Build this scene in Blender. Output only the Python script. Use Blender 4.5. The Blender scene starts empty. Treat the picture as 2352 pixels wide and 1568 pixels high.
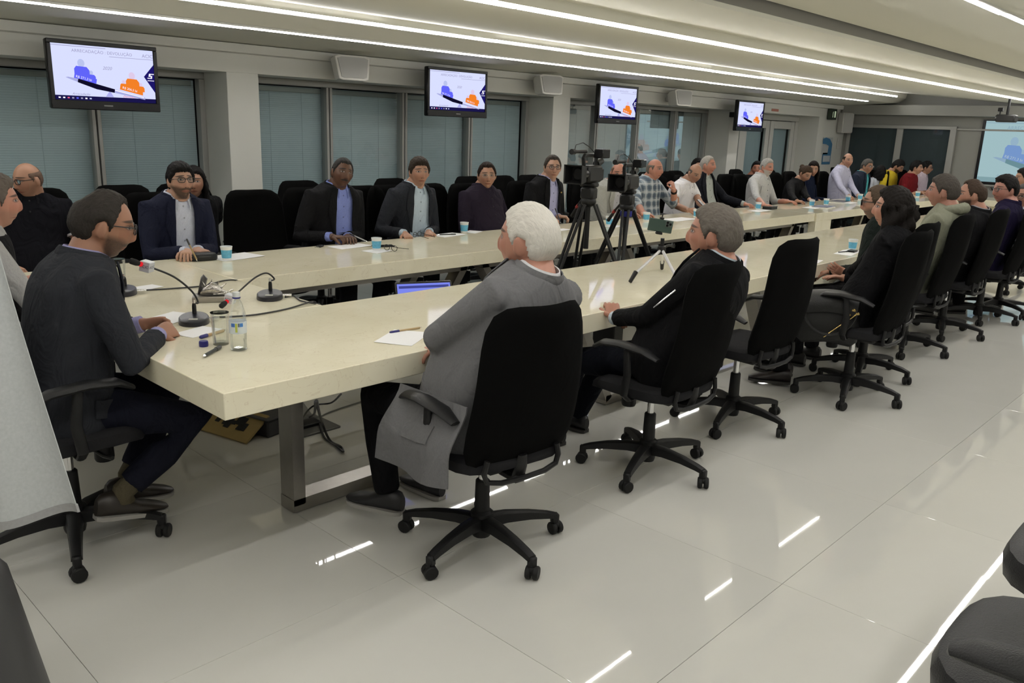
import bpy, bmesh, math, random
import numpy as np
from mathutils import Vector, Matrix, Quaternion

random.seed(7)
rng = np.random.default_rng(7)
S = bpy.context.scene
COL = S.collection
R = math.radians

# ------------------------------------------------------------------ camera, light level
CAM_H = 1.6
FPX, YAW, PITCH, ROLL = 1897.97, 0.75586618, 0.25428639, -0.03517828
_fw = np.array([math.cos(YAW)*math.cos(PITCH), math.sin(YAW)*math.cos(PITCH), -math.sin(PITCH)])
_r0 = np.array([math.sin(YAW), -math.cos(YAW), 0.0])
_d0 = np.cross(_fw, _r0)
_rt = math.cos(ROLL)*_r0 + math.sin(ROLL)*_d0
_dn = -math.sin(ROLL)*_r0 + math.cos(ROLL)*_d0
cam = bpy.data.cameras.new('camera')
cam.sensor_width = 36.0
cam.lens = 36.0*FPX/2352.0
cam.clip_start = 0.02
cam_o = bpy.data.objects.new('camera', cam)
COL.objects.link(cam_o)
cam_o.matrix_world = Matrix(((_rt[0], -_dn[0], -_fw[0], 0), (_rt[1], -_dn[1], -_fw[1], 0),
                             (_rt[2], -_dn[2], -_fw[2], CAM_H), (0, 0, 0, 1)))
S.camera = cam_o
S.view_settings.view_transform = 'Standard'
S.view_settings.look = 'None'
S.view_settings.gamma = 1.0
S.view_settings.use_curve_mapping = False
S.view_settings.exposure = 0.0
S.cycles.use_denoising = True
S.cycles.max_bounces = 8
S.cycles.transparent_max_bounces = 40
S.cycles.diffuse_bounces = 5
S.cycles.caustics_reflective = False
S.cycles.caustics_refractive = False
S.cycles.sample_clamp_indirect = 6.0
w = bpy.data.worlds.new('world'); S.world = w
w.use_nodes = True
w.node_tree.nodes['Background'].inputs[0].default_value = (0.02, 0.024, 0.03, 1)
w.node_tree.nodes['Background'].inputs[1].default_value = 1.0
LED_POWER = 46.0
LED_COLOR = (1.0, 0.975, 0.94)


def ray(px, py):
    return _rt*((px-1176)/FPX) + _dn*((py-784)/FPX) + _fw
def atz(px, py, z):
    d = ray(px, py); return np.array([0, 0, CAM_H]) + d*((z-CAM_H)/d[2])
def aty(px, py, y):
    d = ray(px, py); return np.array([0, 0, CAM_H]) + d*(y/d[1])
def atx(px, py, x):
    d = ray(px, py); return np.array([0, 0, CAM_H]) + d*(x/d[0])

# ------------------------------------------------------------------ mesh helpers
def V(*a): return np.array(a, float)
def nrm(v):
    v = np.asarray(v, float); n = np.linalg.norm(v); return v/n if n > 1e-12 else v
def smooth(x): x = np.clip(x, 0, 1); return x*x*(3-2*x)
def rotz(a): c, s = math.cos(a), math.sin(a); return np.array([[c, -s, 0], [s, c, 0], [0, 0, 1.0]])
def rotx(a): c, s = math.cos(a), math.sin(a); return np.array([[1.0, 0, 0], [0, c, -s], [0, s, c]])
def roty(a): c, s = math.cos(a), math.sin(a); return np.array([[c, 0, s], [0, 1.0, 0], [-s, 0, c]])

class MB:
    def __init__(s): s.v = []; s.f = []
    def add(s, verts, faces):
        o = len(s.v)
        s.v.extend([tuple(map(float, p)) for p in verts])
        s.f.extend([tuple(i+o for i in f) for f in faces])
        return s
    def cbox(s, lo, hi, b=0.004, M=None, T=(0, 0, 0)):
        lo = np.array(lo, float); hi = np.array(hi, float); c = (lo+hi)/2; h = (hi-lo)/2
        b = min(b, h.min()*0.9)
        vs = []; idx = {}
        for sx in (-1, 1):
            for sy in (-1, 1):
                for sz in (-1, 1):
                    sg = np.array([sx, sy, sz])
                    for ax in range(3):
                        q = h-b; q = q.copy(); q[ax] = h[ax]
                        idx[(sx, sy, sz, ax)] = len(vs); vs.append(c+sg*q)
        fs = []
        for ax in range(3):
            u, v = [a for a in range(3) if a != ax]
            for sg in (-1, 1):
                f = []
                for (a, bb) in ((-1, -1), (1, -1), (1, 1), (-1, 1)):
                    k = [0, 0, 0]; k[ax] = sg; k[u] = a; k[v] = bb
                    f.append(idx[(k[0], k[1], k[2], ax)])
                fs.append(f)
        for ax in range(3):
            u, v = [a for a in range(3) if a != ax]
            for a in (-1, 1):
                for bb in (-1, 1):
                    k1 = [0, 0, 0]; k2 = [0, 0, 0]
                    k1[ax] = -1; k2[ax] = 1
                    for k in (k1, k2): k[u] = a; k[v] = bb
                    fs.append([idx[(*k1, u)], idx[(*k2, u)], idx[(*k2, v)], idx[(*k1, v)]])
        for sx in (-1, 1):
            for sy in (-1, 1):
                for sz in (-1, 1):
                    fs.append([idx[(sx, sy, sz, a)] for a in range(3)])
        vs = np.array(vs)
        if M is not None: vs = vs @ np.asarray(M).T
        return s.add(vs+np.array(T), fs)
    def tube(s, path, rad, n=10, cap=True, flat=None, up=None):
        P = np.array(path, float); m = len(P)
        rad = np.broadcast_to(np.asarray(rad, float), (m,))
        t = np.gradient(P, axis=0) if m > 2 else np.array([P[1]-P[0]]*2)
        t = np.array([nrm(a) for a in t])
        u = nrm(np.cross(t[0], V(0, 0, 1))) if up is None else nrm(np.asarray(up)-np.dot(up, t[0])*t[0])
        if np.linalg.norm(u) < 0.5: u = V(1, 0, 0)
        rings = []
        for i in range(m):
            u = nrm(u-np.dot(u, t[i])*t[i]); v = np.cross(t[i], u)
            a = np.arange(n)*2*math.pi/n
            fl = 1.0 if flat is None else (flat[i] if hasattr(flat, '__len__') else flat)
            rings.append(P[i]+np.outer(np.cos(a), u)*rad[i]+np.outer(np.sin(a), v)*rad[i]*fl)
        return s.loft(rings, cap)
    def loft(s, rings, cap=True, closed=True):
        n = len(rings[0]); m = len(rings); vs = np.concatenate([np.asarray(r) for r in rings]); fs = []
        for i in range(m-1):
            for j in range(n if closed else n-1):
                k = (j+1) % n
                fs.append((i*n+j, i*n+k, (i+1)*n+k, (i+1)*n+j))
        if cap and closed:
            c0 = len(vs); vs = np.concatenate([vs, [np.mean(rings[0], axis=0)], [np.mean(rings[-1], axis=0)]])
            for j in range(n):
                k = (j+1) % n
                fs.append((c0, k, j)); fs.append((c0+1, (m-1)*n+j, (m-1)*n+k))
        return s.add(vs, fs)
    def lathe(s, prof, n=20, c=(0, 0, 0), M=None):
        a = np.arange(n)*2*math.pi/n
        rings = []
        for r, z in prof:
            q = np.stack([np.cos(a)*r, np.sin(a)*r, np.full(n, z)], 1)
            if M is not None: q = q @ np.asarray(M).T
            rings.append(q+np.array(c))
        return s.loft(rings, True)
    def ball(s, c, r, nu=16, nv=10, M=None):
        r = np.broadcast_to(np.asarray(r, float), (3,))
        vs = []; 
        for i in range(1, nv):
            th = math.pi*i/nv
            for j in range(nu):
                ph = 2*math.pi*j/nu
                vs.append((math.sin(th)*math.cos(ph), math.sin(th)*math.sin(ph), math.cos(th)))
        vs += [(0, 0, 1), (0, 0, -1)]
        vs = np.array(vs)*r
        if M is not None: vs = vs @ np.asarray(M).T
        vs = vs+np.array(c)
        fs = []
        for i in range(nv-2):
            for j in range(nu):
                k = (j+1) % nu
                fs.append((i*nu+j, (i+1)*nu+j, (i+1)*nu+k, i*nu+k))
        t = (nv-1)*nu
        for j in range(nu):
            k = (j+1) % nu
            fs.append((t, j, k)); fs.append((t+1, (nv-2)*nu+k, (nv-2)*nu+j))
        return s.add(vs, fs)
    def prism(s, poly, z0, z1):
        n = len(poly)
        vs = [(x, y, z0) for x, y in poly]+[(x, y, z1) for x, y in poly]
        fs = [tuple(range(n))[::-1], tuple(range(n, 2*n))]+[(i, (i+1) % n, n+(i+1) % n, n+i) for i in range(n)]
        return s.add(vs, fs)
    def quad(s, a, b, c, d): return s.add([a, b, c, d], [(0, 1, 2, 3)])
    def sheet(s, fn, nu, nv, th=None):
        g = np.array([[fn(i/(nu-1), j/(nv-1)) for j in range(nv)] for i in range(nu)])
        fs = [(i*nv+j, i*nv+j+1, (i+1)*nv+j+1, (i+1)*nv+j) for i in range(nu-1) for j in range(nv-1)]
        if th is None: return s.add(g.reshape(-1, 3), fs)
        du = np.gradient(g, axis=0); dv = np.gradient(g, axis=1)
        nn = np.cross(du, dv); nn /= (np.linalg.norm(nn, axis=2, keepdims=True)+1e-12)
        g2 = g+nn*th
        N = nu*nv
        vs = np.concatenate([g.reshape(-1, 3), g2.reshape(-1, 3)])
        fs = [f[::-1] for f in fs]+[tuple(i+N for i in f) for f in fs]
        rim = [i*nv for i in range(nu)]+[(nu-1)*nv+j for j in range(1, nv)]+[i*nv+nv-1 for i in range(nu-2, -1, -1)]+[j for j in range(nv-2, 0, -1)]
        for a in range(len(rim)):
            b = (a+1) % len(rim)
            fs.append((rim[a], rim[b], rim[b]+N, rim[a]+N))
        return s.add(vs, fs)
    def xf(s, M, T=(0, 0, 0)):
        v = np.array(s.v) @ np.asarray(M).T+np.array(T); s.v = [tuple(p) for p in v]; return s

def mesh(mb, name, sharp=38, recalc=True):
    me = bpy.data.meshes.new(name)
    me.from_pydata(mb.v, [], mb.f)
    if recalc:
        bm = bmesh.new(); bm.from_mesh(me)
        bmesh.ops.recalc_face_normals(bm, faces=bm.faces[:])
        bm.to_mesh(me); bm.free()
    me.polygons.foreach_set('use_smooth', [True]*len(me.polygons))
    if sharp: me.set_sharp_from_angle(angle=R(sharp))
    me.update()
    return me

def obj(name, mb, mat, parent=None, sharp=38, loc=None, rot=None, **props):
    me = mb if isinstance(mb, bpy.types.Mesh) else mesh(mb, name, sharp)
    if mat is not None and len(me.materials) == 0: me.materials.append(mat)
    o = bpy.data.objects.new(name, me); COL.objects.link(o)
    if parent is not None: o.parent = parent
    if loc is not None: o.location = loc
    if rot is not None: o.rotation_euler = rot
    for k, v in props.items(): o[k] = v
    return o

def thing(name, label, cat, loc=(0, 0, 0), rz=0.0, group=None):
    o = bpy.data.objects.new(name, None); COL.objects.link(o)
    o.location = loc; o.rotation_euler = (0, 0, rz); o.empty_display_size = 0.1
    o['label'] = label; o['category'] = cat
    if group: o['group'] = group
    return o

def tag(o, label, cat, group=None):
    o['label'] = label; o['category'] = cat
    if group: o['group'] = group
    return o

KIDS = {}
def dup(root, loc, rz, label, group=None):
    def cp(o, par):
        c = o.copy(); COL.objects.link(c); c.parent = par
        for ch in KIDS.get(o.name, []): cp(ch, c)
        return c
    r = root.copy(); COL.objects.link(r)
    r.location = loc; r.rotation_euler = (0, 0, rz)
    for ch in KIDS.get(root.name, []): cp(ch, r)
    r['label'] = label
    if group: r['group'] = group
    return r
def index_kids(root):
    def walk(o):
        KIDS[o.name] = [c for c in COL.objects if c.parent == o]
        for c in KIDS[o.name]: walk(c)
    walk(root)

# ------------------------------------------------------------------ materials
MATS = {}
def mat(name, col, rough=0.6, metal=0.0, spec=0.5, var=0.0, vscale=20.0, bump=0.0, bscale=200.0, coat=0.0, emit=None, estr=1.0, sheen=0.0):
    if name in MATS: return MATS[name]
    m = bpy.data.materials.new(name); m.use_nodes = True; MATS[name] = m
    nt = m.node_tree; b = nt.nodes['Principled BSDF']
    b.inputs['Base Color'].default_value = (*col, 1)
    b.inputs['Roughness'].default_value = rough
    b.inputs['Metallic'].default_value = metal
    b.inputs['Specular IOR Level'].default_value = spec
    b.inputs['Coat Weight'].default_value = coat
    b.inputs['Coat Roughness'].default_value = 0.05
    if sheen: b.inputs['Sheen Weight'].default_value = sheen
    if emit:
        b.inputs['Emission Color'].default_value = (*emit, 1); b.inputs['Emission Strength'].default_value = estr
    if var or bump:
        tc = nt.nodes.new('ShaderNodeTexCoord')
    if var:
        n = nt.nodes.new('ShaderNodeTexNoise'); n.inputs['Scale'].default_value = vscale; n.inputs['Detail'].default_value = 4
        nt.links.new(tc.outputs['Object'], n.inputs['Vector'])
        mx = nt.nodes.new('ShaderNodeMix'); mx.data_type = 'RGBA'
        mx.inputs[6].default_value = (*[c*(1-var) for c in col], 1); mx.inputs[7].default_value = (*[min(1, c*(1+var)) for c in col], 1)
        nt.links.new(n.outputs['Fac'], mx.inputs[0]); nt.links.new(mx.outputs[2], b.inputs['Base Color'])
    if bump:
        n2 = nt.nodes.new('ShaderNodeTexNoise'); n2.inputs['Scale'].default_value = bscale; n2.inputs['Detail'].default_value = 3
        nt.links.new(tc.outputs['Object'], n2.inputs['Vector'])
        bp = nt.nodes.new('ShaderNodeBump'); bp.inputs['Strength'].default_value = bump; bp.inputs['Distance'].default_value = 0.01
        nt.links.new(n2.outputs['Fac'], bp.inputs['Height']); nt.links.new(bp.outputs[0], b.inputs['Normal'])
    return m

def emis(name, col, s=1.0):
    if name in MATS: return MATS[name]
    m = bpy.data.materials.new(name); m.use_nodes = True; MATS[name] = m
    nt = m.node_tree; nt.nodes.remove(nt.nodes['Principled BSDF'])
    e = nt.nodes.new('ShaderNodeEmission'); e.inputs[0].default_value = (*col, 1); e.inputs[1].default_value = s
    nt.links.new(e.outputs[0], nt.nodes['Material Output'].inputs[0])
    return m

def fabric(name, col, fold=0.5, rough=0.85, var=0.12, sheen=0.0, spec=.10):
    """cloth: fine weave colour variation and soft folds as relief"""
    if name in MATS: return MATS[name]
    m = bpy.data.materials.new(name); m.use_nodes = True; MATS[name] = m
    nt = m.node_tree; b = nt.nodes['Principled BSDF']; L = nt.links.new
    b.inputs['Roughness'].default_value = rough; b.inputs['Specular IOR Level'].default_value = spec
    b.inputs['Sheen Weight'].default_value = sheen
    tc = nt.nodes.new('ShaderNodeTexCoord')
    n = nt.nodes.new('ShaderNodeTexNoise'); n.inputs['Scale'].default_value = 140; n.inputs['Detail'].default_value = 2
    L(tc.outputs['Object'], n.inputs['Vector'])
    mx = nt.nodes.new('ShaderNodeMix'); mx.data_type = 'RGBA'
    mx.inputs[6].default_value = (*[c*(1-var) for c in col], 1); mx.inputs[7].default_value = (*[min(1, c*(1+var)) for c in col], 1)
    L(n.outputs['Fac'], mx.inputs[0]); L(mx.outputs[2], b.inputs['Base Color'])
    mp = nt.nodes.new('ShaderNodeMapping'); mp.inputs['Scale'].default_value = (9, 9, 5); mp.inputs['Rotation'].default_value = (0.5, 0.3, 0.2)
    L(tc.outputs['Object'], mp.inputs['Vector'])
    n2 = nt.nodes.new('ShaderNodeTexNoise'); n2.inputs['Scale'].default_value = 1.0; n2.inputs['Detail'].default_value = 3; n2.inputs['Distortion'].default_value = 1.6
    L(mp.outputs[0], n2.inputs['Vector'])
    bp = nt.nodes.new('ShaderNodeBump'); bp.inputs['Strength'].default_value = fold; bp.inputs['Distance'].default_value = 0.05
    L(n2.outputs['Fac'], bp.inputs['Height']); L(bp.outputs[0], b.inputs['Normal'])
    return m

def plaid_mat():
    m = fabric('plaid_shirt_cloth', (0.5, 0.5, 0.5), 0.4)
    nt = m.node_tree; L = nt.links.new; b = nt.nodes['Principled BSDF']
    tc = nt.nodes.new('ShaderNodeTexCoord'); sp = nt.nodes.new('ShaderNodeSeparateXYZ'); L(tc.outputs['Object'], sp.inputs[0])
    def stripe(src, per, off, width):
        a = nt.nodes.new('ShaderNodeMath'); a.operation = 'MULTIPLY_ADD'; L(src, a.inputs[0]); a.inputs[1].default_value = 1/per; a.inputs[2].default_value = off
        f = nt.nodes.new('ShaderNodeMath'); f.operation = 'FRACT'; L(a.outputs[0], f.inputs[0])
        c = nt.nodes.new('ShaderNodeMath'); c.operation = 'LESS_THAN'; L(f.outputs[0], c.inputs[0]); c.inputs[1].default_value = width
        return c.outputs[0]
    cur = None
    for i, (src, per, off, wd, col, k) in enumerate(((sp.outputs[0], .085, 0.1, .45, (.05, .08, .12), .62), (sp.outputs[2], .085, .2, .45, (.05, .08, .12), .62),
                                       (sp.outputs[0], .085, 0.5, .2, (.62, .64, .66), .5), (sp.outputs[2], .085, 0.6, .2, (.62, .64, .66), .5))):
        mx = nt.nodes.new('ShaderNodeMix'); mx.data_type = 'RGBA'
        s = nt.nodes.new('ShaderNodeMath'); s.operation = 'MULTIPLY'; L(stripe(src, per, off, wd), s.inputs[0]); s.inputs[1].default_value = k
        L(s.outputs[0], mx.inputs[0])
        if cur is None: mx.inputs[6].default_value = (.34, .39, .43, 1)
        else: L(cur, mx.inputs[6])
        mx.inputs[7].default_value = (*col, 1); cur = mx.outputs[2]
    L(cur, b.inputs['Base Color'])
    return m

def marble_mat():
    m = mat('cream_marble', (0.72, 0.66, 0.47), rough=0.05, spec=0.5)
    nt = m.node_tree; L = nt.links.new; b = nt.nodes['Principled BSDF']
    tc = nt.nodes.new('ShaderNodeTexCoord')
    n = nt.nodes.new('ShaderNodeTexNoise'); n.inputs['Scale'].default_value = 2.2; n.inputs['Detail'].default_value = 6; n.inputs['Distortion'].default_value = 1.2
    L(tc.outputs['Object'], n.inputs['Vector'])
    cr = nt.nodes.new('ShaderNodeValToRGB')
    cr.color_ramp.elements[0].position = .3; cr.color_ramp.elements[0].color = (0.81, 0.755, 0.565, 1)
    cr.color_ramp.elements[1].position = .7; cr.color_ramp.elements[1].color = (0.88, 0.83, 0.655, 1)
    L(n.outputs['Fac'], cr.inputs[0])
    n2 = nt.nodes.new('ShaderNodeTexNoise'); n2.inputs['Scale'].default_value = 5.0; n2.inputs['Detail'].default_value = 8; n2.inputs['Distortion'].default_value = 2.5
    L(tc.outputs['Object'], n2.inputs['Vector'])
    cr2 = nt.nodes.new('ShaderNodeValToRGB')
    e = cr2.color_ramp.elements; e[0].position = .492; e[0].color = (0, 0, 0, 1); e[1].position = .508; e[1].color = (0, 0, 0, 1)
    k = e.new(.5); k.color = (.35, .35, .35, 1)
    L(n2.outputs['Fac'], cr2.inputs[0])
    mx = nt.nodes.new('ShaderNodeMix'); mx.data_type = 'RGBA'; L(cr2.outputs[0], mx.inputs[0]); L(cr.outputs[0], mx.inputs[6]); mx.inputs[7].default_value = (.55, .43, .28, 1)
    L(mx.outputs[2], b.inputs['Base Color'])
    return m

def tile_mat():
    m = mat('polished_porcelain', (0.56, 0.545, 0.50), rough=0.022, spec=0.62)
    nt = m.node_tree; L = nt.links.new; b = nt.nodes['Principled BSDF']
    tc = nt.nodes.new('ShaderNodeTexCoord'); oi = nt.nodes.new('ShaderNodeObjectInfo')
    n = nt.nodes.new('ShaderNodeTexNoise'); n.inputs['Scale'].default_value = 3.0; n.inputs['Detail'].default_value = 3
    L(tc.outputs['Object'], n.inputs['Vector'])
    mx = nt.nodes.new('ShaderNodeMix'); mx.data_type = 'RGBA'; L(n.outputs['Fac'], mx.inputs[0])
    mx.inputs[6].default_value = (.575, .57, .53, 1); mx.inputs[7].default_value = (.615, .61, .57, 1)
    mr = nt.nodes.new('ShaderNodeMapRange'); mr.inputs[3].default_value = .975; mr.inputs[4].default_value = 1.02; L(oi.outputs['Random'], mr.inputs[0])
    mu = nt.nodes.new('ShaderNodeMix'); mu.data_type = 'RGBA'; mu.blend_type = 'MULTIPLY'; mu.inputs[0].default_value = 1
    L(mx.outputs[2], mu.inputs[6]); L(mr.outputs[0], mu.inputs[7]); L(mu.outputs[2], b.inputs['Base Color'])
    return m

def glass_mat(name, tint, refl=1.0, rough=0.0):
    if name in MATS: return MATS[name]
    m = bpy.data.materials.new(name); m.use_nodes = True; MATS[name] = m
    nt = m.node_tree; L = nt.links.new; nt.nodes.remove(nt.nodes['Principled BSDF'])
    t = nt.nodes.new('ShaderNodeBsdfTransparent'); t.inputs[0].default_value = (*tint, 1)
    g = nt.nodes.new('ShaderNodeBsdfGlossy'); g.inputs['Roughness'].default_value = rough; g.inputs[0].default_value = (1, 1, 1, 1)
    fr = nt.nodes.new('ShaderNodeFresnel'); fr.inputs[0].default_value = 1.5
    mu = nt.nodes.new('ShaderNodeMath'); mu.operation = 'MULTIPLY'; mu.inputs[1].default_value = refl; mu.use_clamp = True; L(fr.outputs[0], mu.inputs[0])
    mx = nt.nodes.new('ShaderNodeMixShader'); L(mu.outputs[0], mx.inputs[0]); L(t.outputs[0], mx.inputs[1]); L(g.outputs[0], mx.inputs[2])
    L(mx.outputs[0], nt.nodes['Material Output'].inputs[0])
    return m

def blind_mat():
    m = mat('blind_cloth', (0.30, 0.35, 0.36), rough=0.7)
    nt = m.node_tree; L = nt.links.new; b = nt.nodes['Principled BSDF']
    tc = nt.nodes.new('ShaderNodeTexCoord')
    wv = nt.nodes.new('ShaderNodeTexWave'); wv.bands_direction = 'Z'; wv.inputs['Scale'].default_value = 17
    L(tc.outputs['Object'], wv.inputs['Vector'])
    mx = nt.nodes.new('ShaderNodeMix'); mx.data_type = 'RGBA'; L(wv.outputs['Fac'], mx.inputs[0])
    mx.inputs[6].default_value = (.53, .60, .63, 1); mx.inputs[7].default_value = (.61, .68, .71, 1); L(mx.outputs[2], b.inputs['Base Color'])
    bp = nt.nodes.new('ShaderNodeBump'); bp.inputs['Strength'].default_value = .3; bp.inputs['Distance'].default_value = .005
    L(wv.outputs['Fac'], bp.inputs['Height']); L(bp.outputs[0], b.inputs['Normal'])
    return m

M_WALL = mat('wall_paint', (0.62, 0.62, 0.58), rough=0.75, var=.02, vscale=2)
M_CEIL = mat('ceiling_paint', (0.74, 0.73, 0.65), rough=0.9, var=.015, vscale=2)
M_TILE = tile_mat()
M_GROUT = mat('grout', (0.60, 0.595, 0.55), rough=.4)
M_MARBLE = marble_mat()
M_STEEL = mat('brushed_steel', (0.42, 0.40, 0.37), rough=.33, metal=1.0, var=.08, vscale=30)
M_CHROME = mat('chrome', (0.75, 0.75, 0.76), rough=.15, metal=1.0)
M_ALU = mat('anodised_frame', (0.36, 0.36, 0.34), rough=.5, metal=.3)
M_GLASS = glass_mat('window_glass', (0.80, 0.87, 0.88), .38)
M_BLIND = blind_mat()
M_BACK = fabric('black_chair_mesh', (0.0035, 0.0035, 0.0035), .08, .95, spec=.06)
M_SEATC = fabric('charcoal_seat_cloth', (0.020, 0.020, 0.022), .1, .9, spec=.1)
M_PLAST = mat('black_plastic', (0.010, 0.010, 0.0105), rough=.42, spec=.28, bump=.15, bscale=400)
M_RUBBER = mat('black_rubber', (0.012, 0.012, 0.012), rough=.6, spec=.25)
M_LEATH = mat('black_leather', (0.012, 0.012, 0.0125), rough=.42, spec=.35, bump=.25, bscale=250)
M_WHITE = mat('white_plastic', (0.62, 0.61, 0.58), rough=.45)
M_PAPER = mat('white_paper', (0.82, 0.82, 0.83), rough=.7)
M_BLACK = mat('gloss_black', (0.006, 0.006, 0.007), rough=.25, spec=.3)
M_CABLE = mat('black_cable', (0.012, 0.012, 0.012), rough=.5)
M_GOLD = mat('brass', (0.75, 0.55, 0.22), rough=.2, metal=1.0)

# ------------------------------------------------------------------ room
XW, YW, YG = 16.0, 6.64, 7.06          # far wall, column faces, window glass
X0, Y0 = -2.2, -2.4
def struct(name, mb, m, parent=None, **k):
    o = obj(name, mb, m, parent, **k)
    if parent is None: o['kind'] = 'structure'
    return o
fl = struct('floor', MB().cbox((X0-.2, Y0-.2, -.12), (XW+.3, YG+.3, -.012), .001), M_GROUT)
TS = 1.0
tile_me = mesh(MB().cbox((.0007, .0007, -.012), (TS-.0007, TS-.0007, 0), .0008), 'tile', sharp=10)
tile_me.materials.append(M_TILE)
nx, ny = int((XW+.2-X0)/TS)+1, int((YG+.1-Y0)/TS)+1
for i in range(nx):
    for j in range(ny):
        t = bpy.data.objects.new('tile', tile_me); COL.objects.link(t); t.parent = fl
        t.location = (X0-.1+i*TS, -2.87+j*TS, 0)

# ceiling: stepped profile (y, z), run along x
prof = [(7.4, 2.185), (6.62, 2.185), (5.76, 2.228), (5.745, 2.228), (5.71, 2.236), (5.60, 2.322), (5.585, 2.405), (3.03, 2.176), (2.975, 2.176), (2.95, 2.228), (2.47, 2.25),
        (2.462, 2.272), (2.462, 2.62), (2.432, 2.62), (2.432, 2.335), (1.0, 2.335), (Y0-.2, 2.335)]
top = [(Y0-.2, 2.7), (7.4, 2.7)]
def extr(poly, x0, x1):
    n = len(poly)
    return MB().add([(x0, y, z) for y, z in poly]+[(x1, y, z) for y, z in poly],
                    [tuple(range(n)), tuple(range(2*n-1, n-1, -1))]+[(i, n+i, n+(i+1) % n, (i+1) % n) for i in range(n)])
struct('ceiling', extr(prof+top, X0-.2, XW+.25), M_CEIL, sharp=8)
struct('trim_4', MB().cbox((X0, 2.4575, 2.274), (XW, 2.4615, 2.6), .0005), mat('painted_gap_shade', (.26, .25, .23), .9))  # thin plate coloured dark, painting shade onto the ceiling slot face
# cornice along the window wall and round the far wall
struct('trim_1', extr([(6.58, 2.112), (6.64, 2.105), (6.64, 2.19), (6.575, 2.178)], X0, XW), M_WALL, sharp=10)
struct('trim_2', MB().add([(x, y, z) for y in (3.2, 6.6) for x, z in ((XW-.3, 2.03), (XW, 2.02), (XW, 2.2), (XW-.3, 2.2))],
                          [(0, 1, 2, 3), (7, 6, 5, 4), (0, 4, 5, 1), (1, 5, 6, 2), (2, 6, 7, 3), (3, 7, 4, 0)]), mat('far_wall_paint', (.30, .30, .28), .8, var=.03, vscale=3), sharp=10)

wl = struct('wall_left', MB().cbox((X0-.2, YW, 1.955), (XW, YG+.02, 2.23), .002), M_WALL)     # header over the windows
cols = [(-.62, -.32), (3.51, 3.80), (7.61, 7.92), (11.73, 12.03)]
for a, b in cols:
    obj('column', MB().cbox((a, YW, 0), (b, YG+.02, 1.957), .004), M_WALL, wl)
obj('backing', MB().cbox((X0-.2, YG+.32, -.1), (XW+.2, YG+.4, 2.4), .002), mat('night_wall', (.05, .055, .06), .9), wl)
obj('door_pier', MB().cbox((14.86, YW, 0), (XW, YG+.02, 1.957), .004), M_WALL, wl)
wr = struct('wall_right', MB().cbox((X0-.2, Y0-.3, 0), (XW+.2, Y0, 2.7), .002), M_WALL)
wb = struct('wall_back', MB().cbox((X0-.3, Y0-.2, 0), (X0, YG+.3, 2.7), .002), mat('back_wall_paint', (.5, .49, .46), .8))
wf = struct('wall_front', MB().cbox((XW, Y0-.2, 0), (XW+.2, YG+.3, 2.7), .002), MATS['far_wall_paint'])

# windows between the columns: frames, glass panes and blinds behind the panes
def window(n, x0, x1, muls, ztop=1.955, door=False):
    f = struct('window_%d' % n, MB().cbox((x0, YG-.03, 1.90), (x1, YG+.05, ztop), .004)
               .cbox((x0, YG-.03, 0), (x0+.05, YG+.05, 1.9), .004).cbox((x1-.05, YG-.03, 0), (x1, YG+.05, 1.9), .004)
               .cbox((x0, YG-.03, 0), (x1, YG+.05, .08), .004), M_ALU)
    ed = [x0+.05]+muls+[x1-.05]
    for m_ in muls:
        obj('mullion', MB().cbox((m_-.035, YG-.045, .08), (m_-.006, YG+.05, 1.9), .004).cbox((m_+.006, YG-.045, .08), (m_+.035, YG+.05, 1.9), .004), M_ALU, f)
    for a, b in zip(ed[:-1], ed[1:]):
        a += .03; b -= .03
        obj('pane', MB().quad((a, YG, .08), (b, YG, .08), (b, YG, 1.9), (a, YG, 1.9)), M_GLASS, f)
        zt = 1.9
        obj('blind', MB().cbox((a-.028, YG+.07, .06), (b+.028, YG+.08, zt-.01), .002), M_BLIND, f)
        obj('blind_rail', MB().cbox((a, YG+.052, zt-.06), (b, YG+.085, zt-.015), .004), M_ALU, f)
        k = a+.3
        while k < b-.1:
            obj('blind_cord', MB().cbox((k-.003, YG+.0665, .08), (k+.003, YG+.0695, zt-.06), .001), mat('blind_cord', (.48, .55, .58), .8), f)
            k += .34
window(1, -.32, 3.51, [.55, 1.55, 2.595])
window(2, 3.80, 7.61, [4.76, 5.69, 6.64])
window(3, 7.92, 11.73, [8.93, 9.86, 10.82])
window(4, X0, -.62, [-1.4])
# glazed double door at the end of the window wall
dn = struct('door_1', MB().cbox((12.03, YG-.04, 1.86), (14.86, YG+.05, 1.955), .005).cbox((12.75, YG-.04, 0), (12.86, YG+.05, 1.86), .005)
            .cbox((14.74, YG-.04, 0), (14.86, YG+.05, 1.86), .005), mat('grey_door_paint', (.52, .52, .49), .5))
for a, b in ((12.87, 13.79), (13.82, 14.73)):
    lf = obj('door_leaf', MB().cbox((a, YG-.03, .02), (a+.13, YG+.02, 1.85), .005).cbox((b-.13, YG-.03, .02), (b, YG+.02, 1.85), .005)
             .cbox((a+.13, YG-.03, 1.72), (b-.13, YG+.02, 1.85), .005).cbox((a+.13, YG-.03, .02), (b-.13, YG+.02, .25), .005), MATS['grey_door_paint'], dn)
    obj('pane', MB().quad((a+.13, YG-.005, .25), (b-.13, YG-.005, .25), (b-.13, YG-.005, 1.72), (a+.13, YG-.005, 1.72)), M_GLASS, lf)
    obj('frosted_panel', MB().cbox((a+.12, YG+.06, .2), (b-.12, YG+.07, 1.76), .001), mat('door_film', (.42, .49, .52), .6), lf)
    obj('handle', MB().tube([(b-.07 if a < 13 else a+.07, YG-.03, .95), (b-.07 if a < 13 else a+.07, YG-.08, .95), (b-.2 if a < 13 else a+.2, YG-.08, .95)], .012, 8), M_CHROME, lf)
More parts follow.
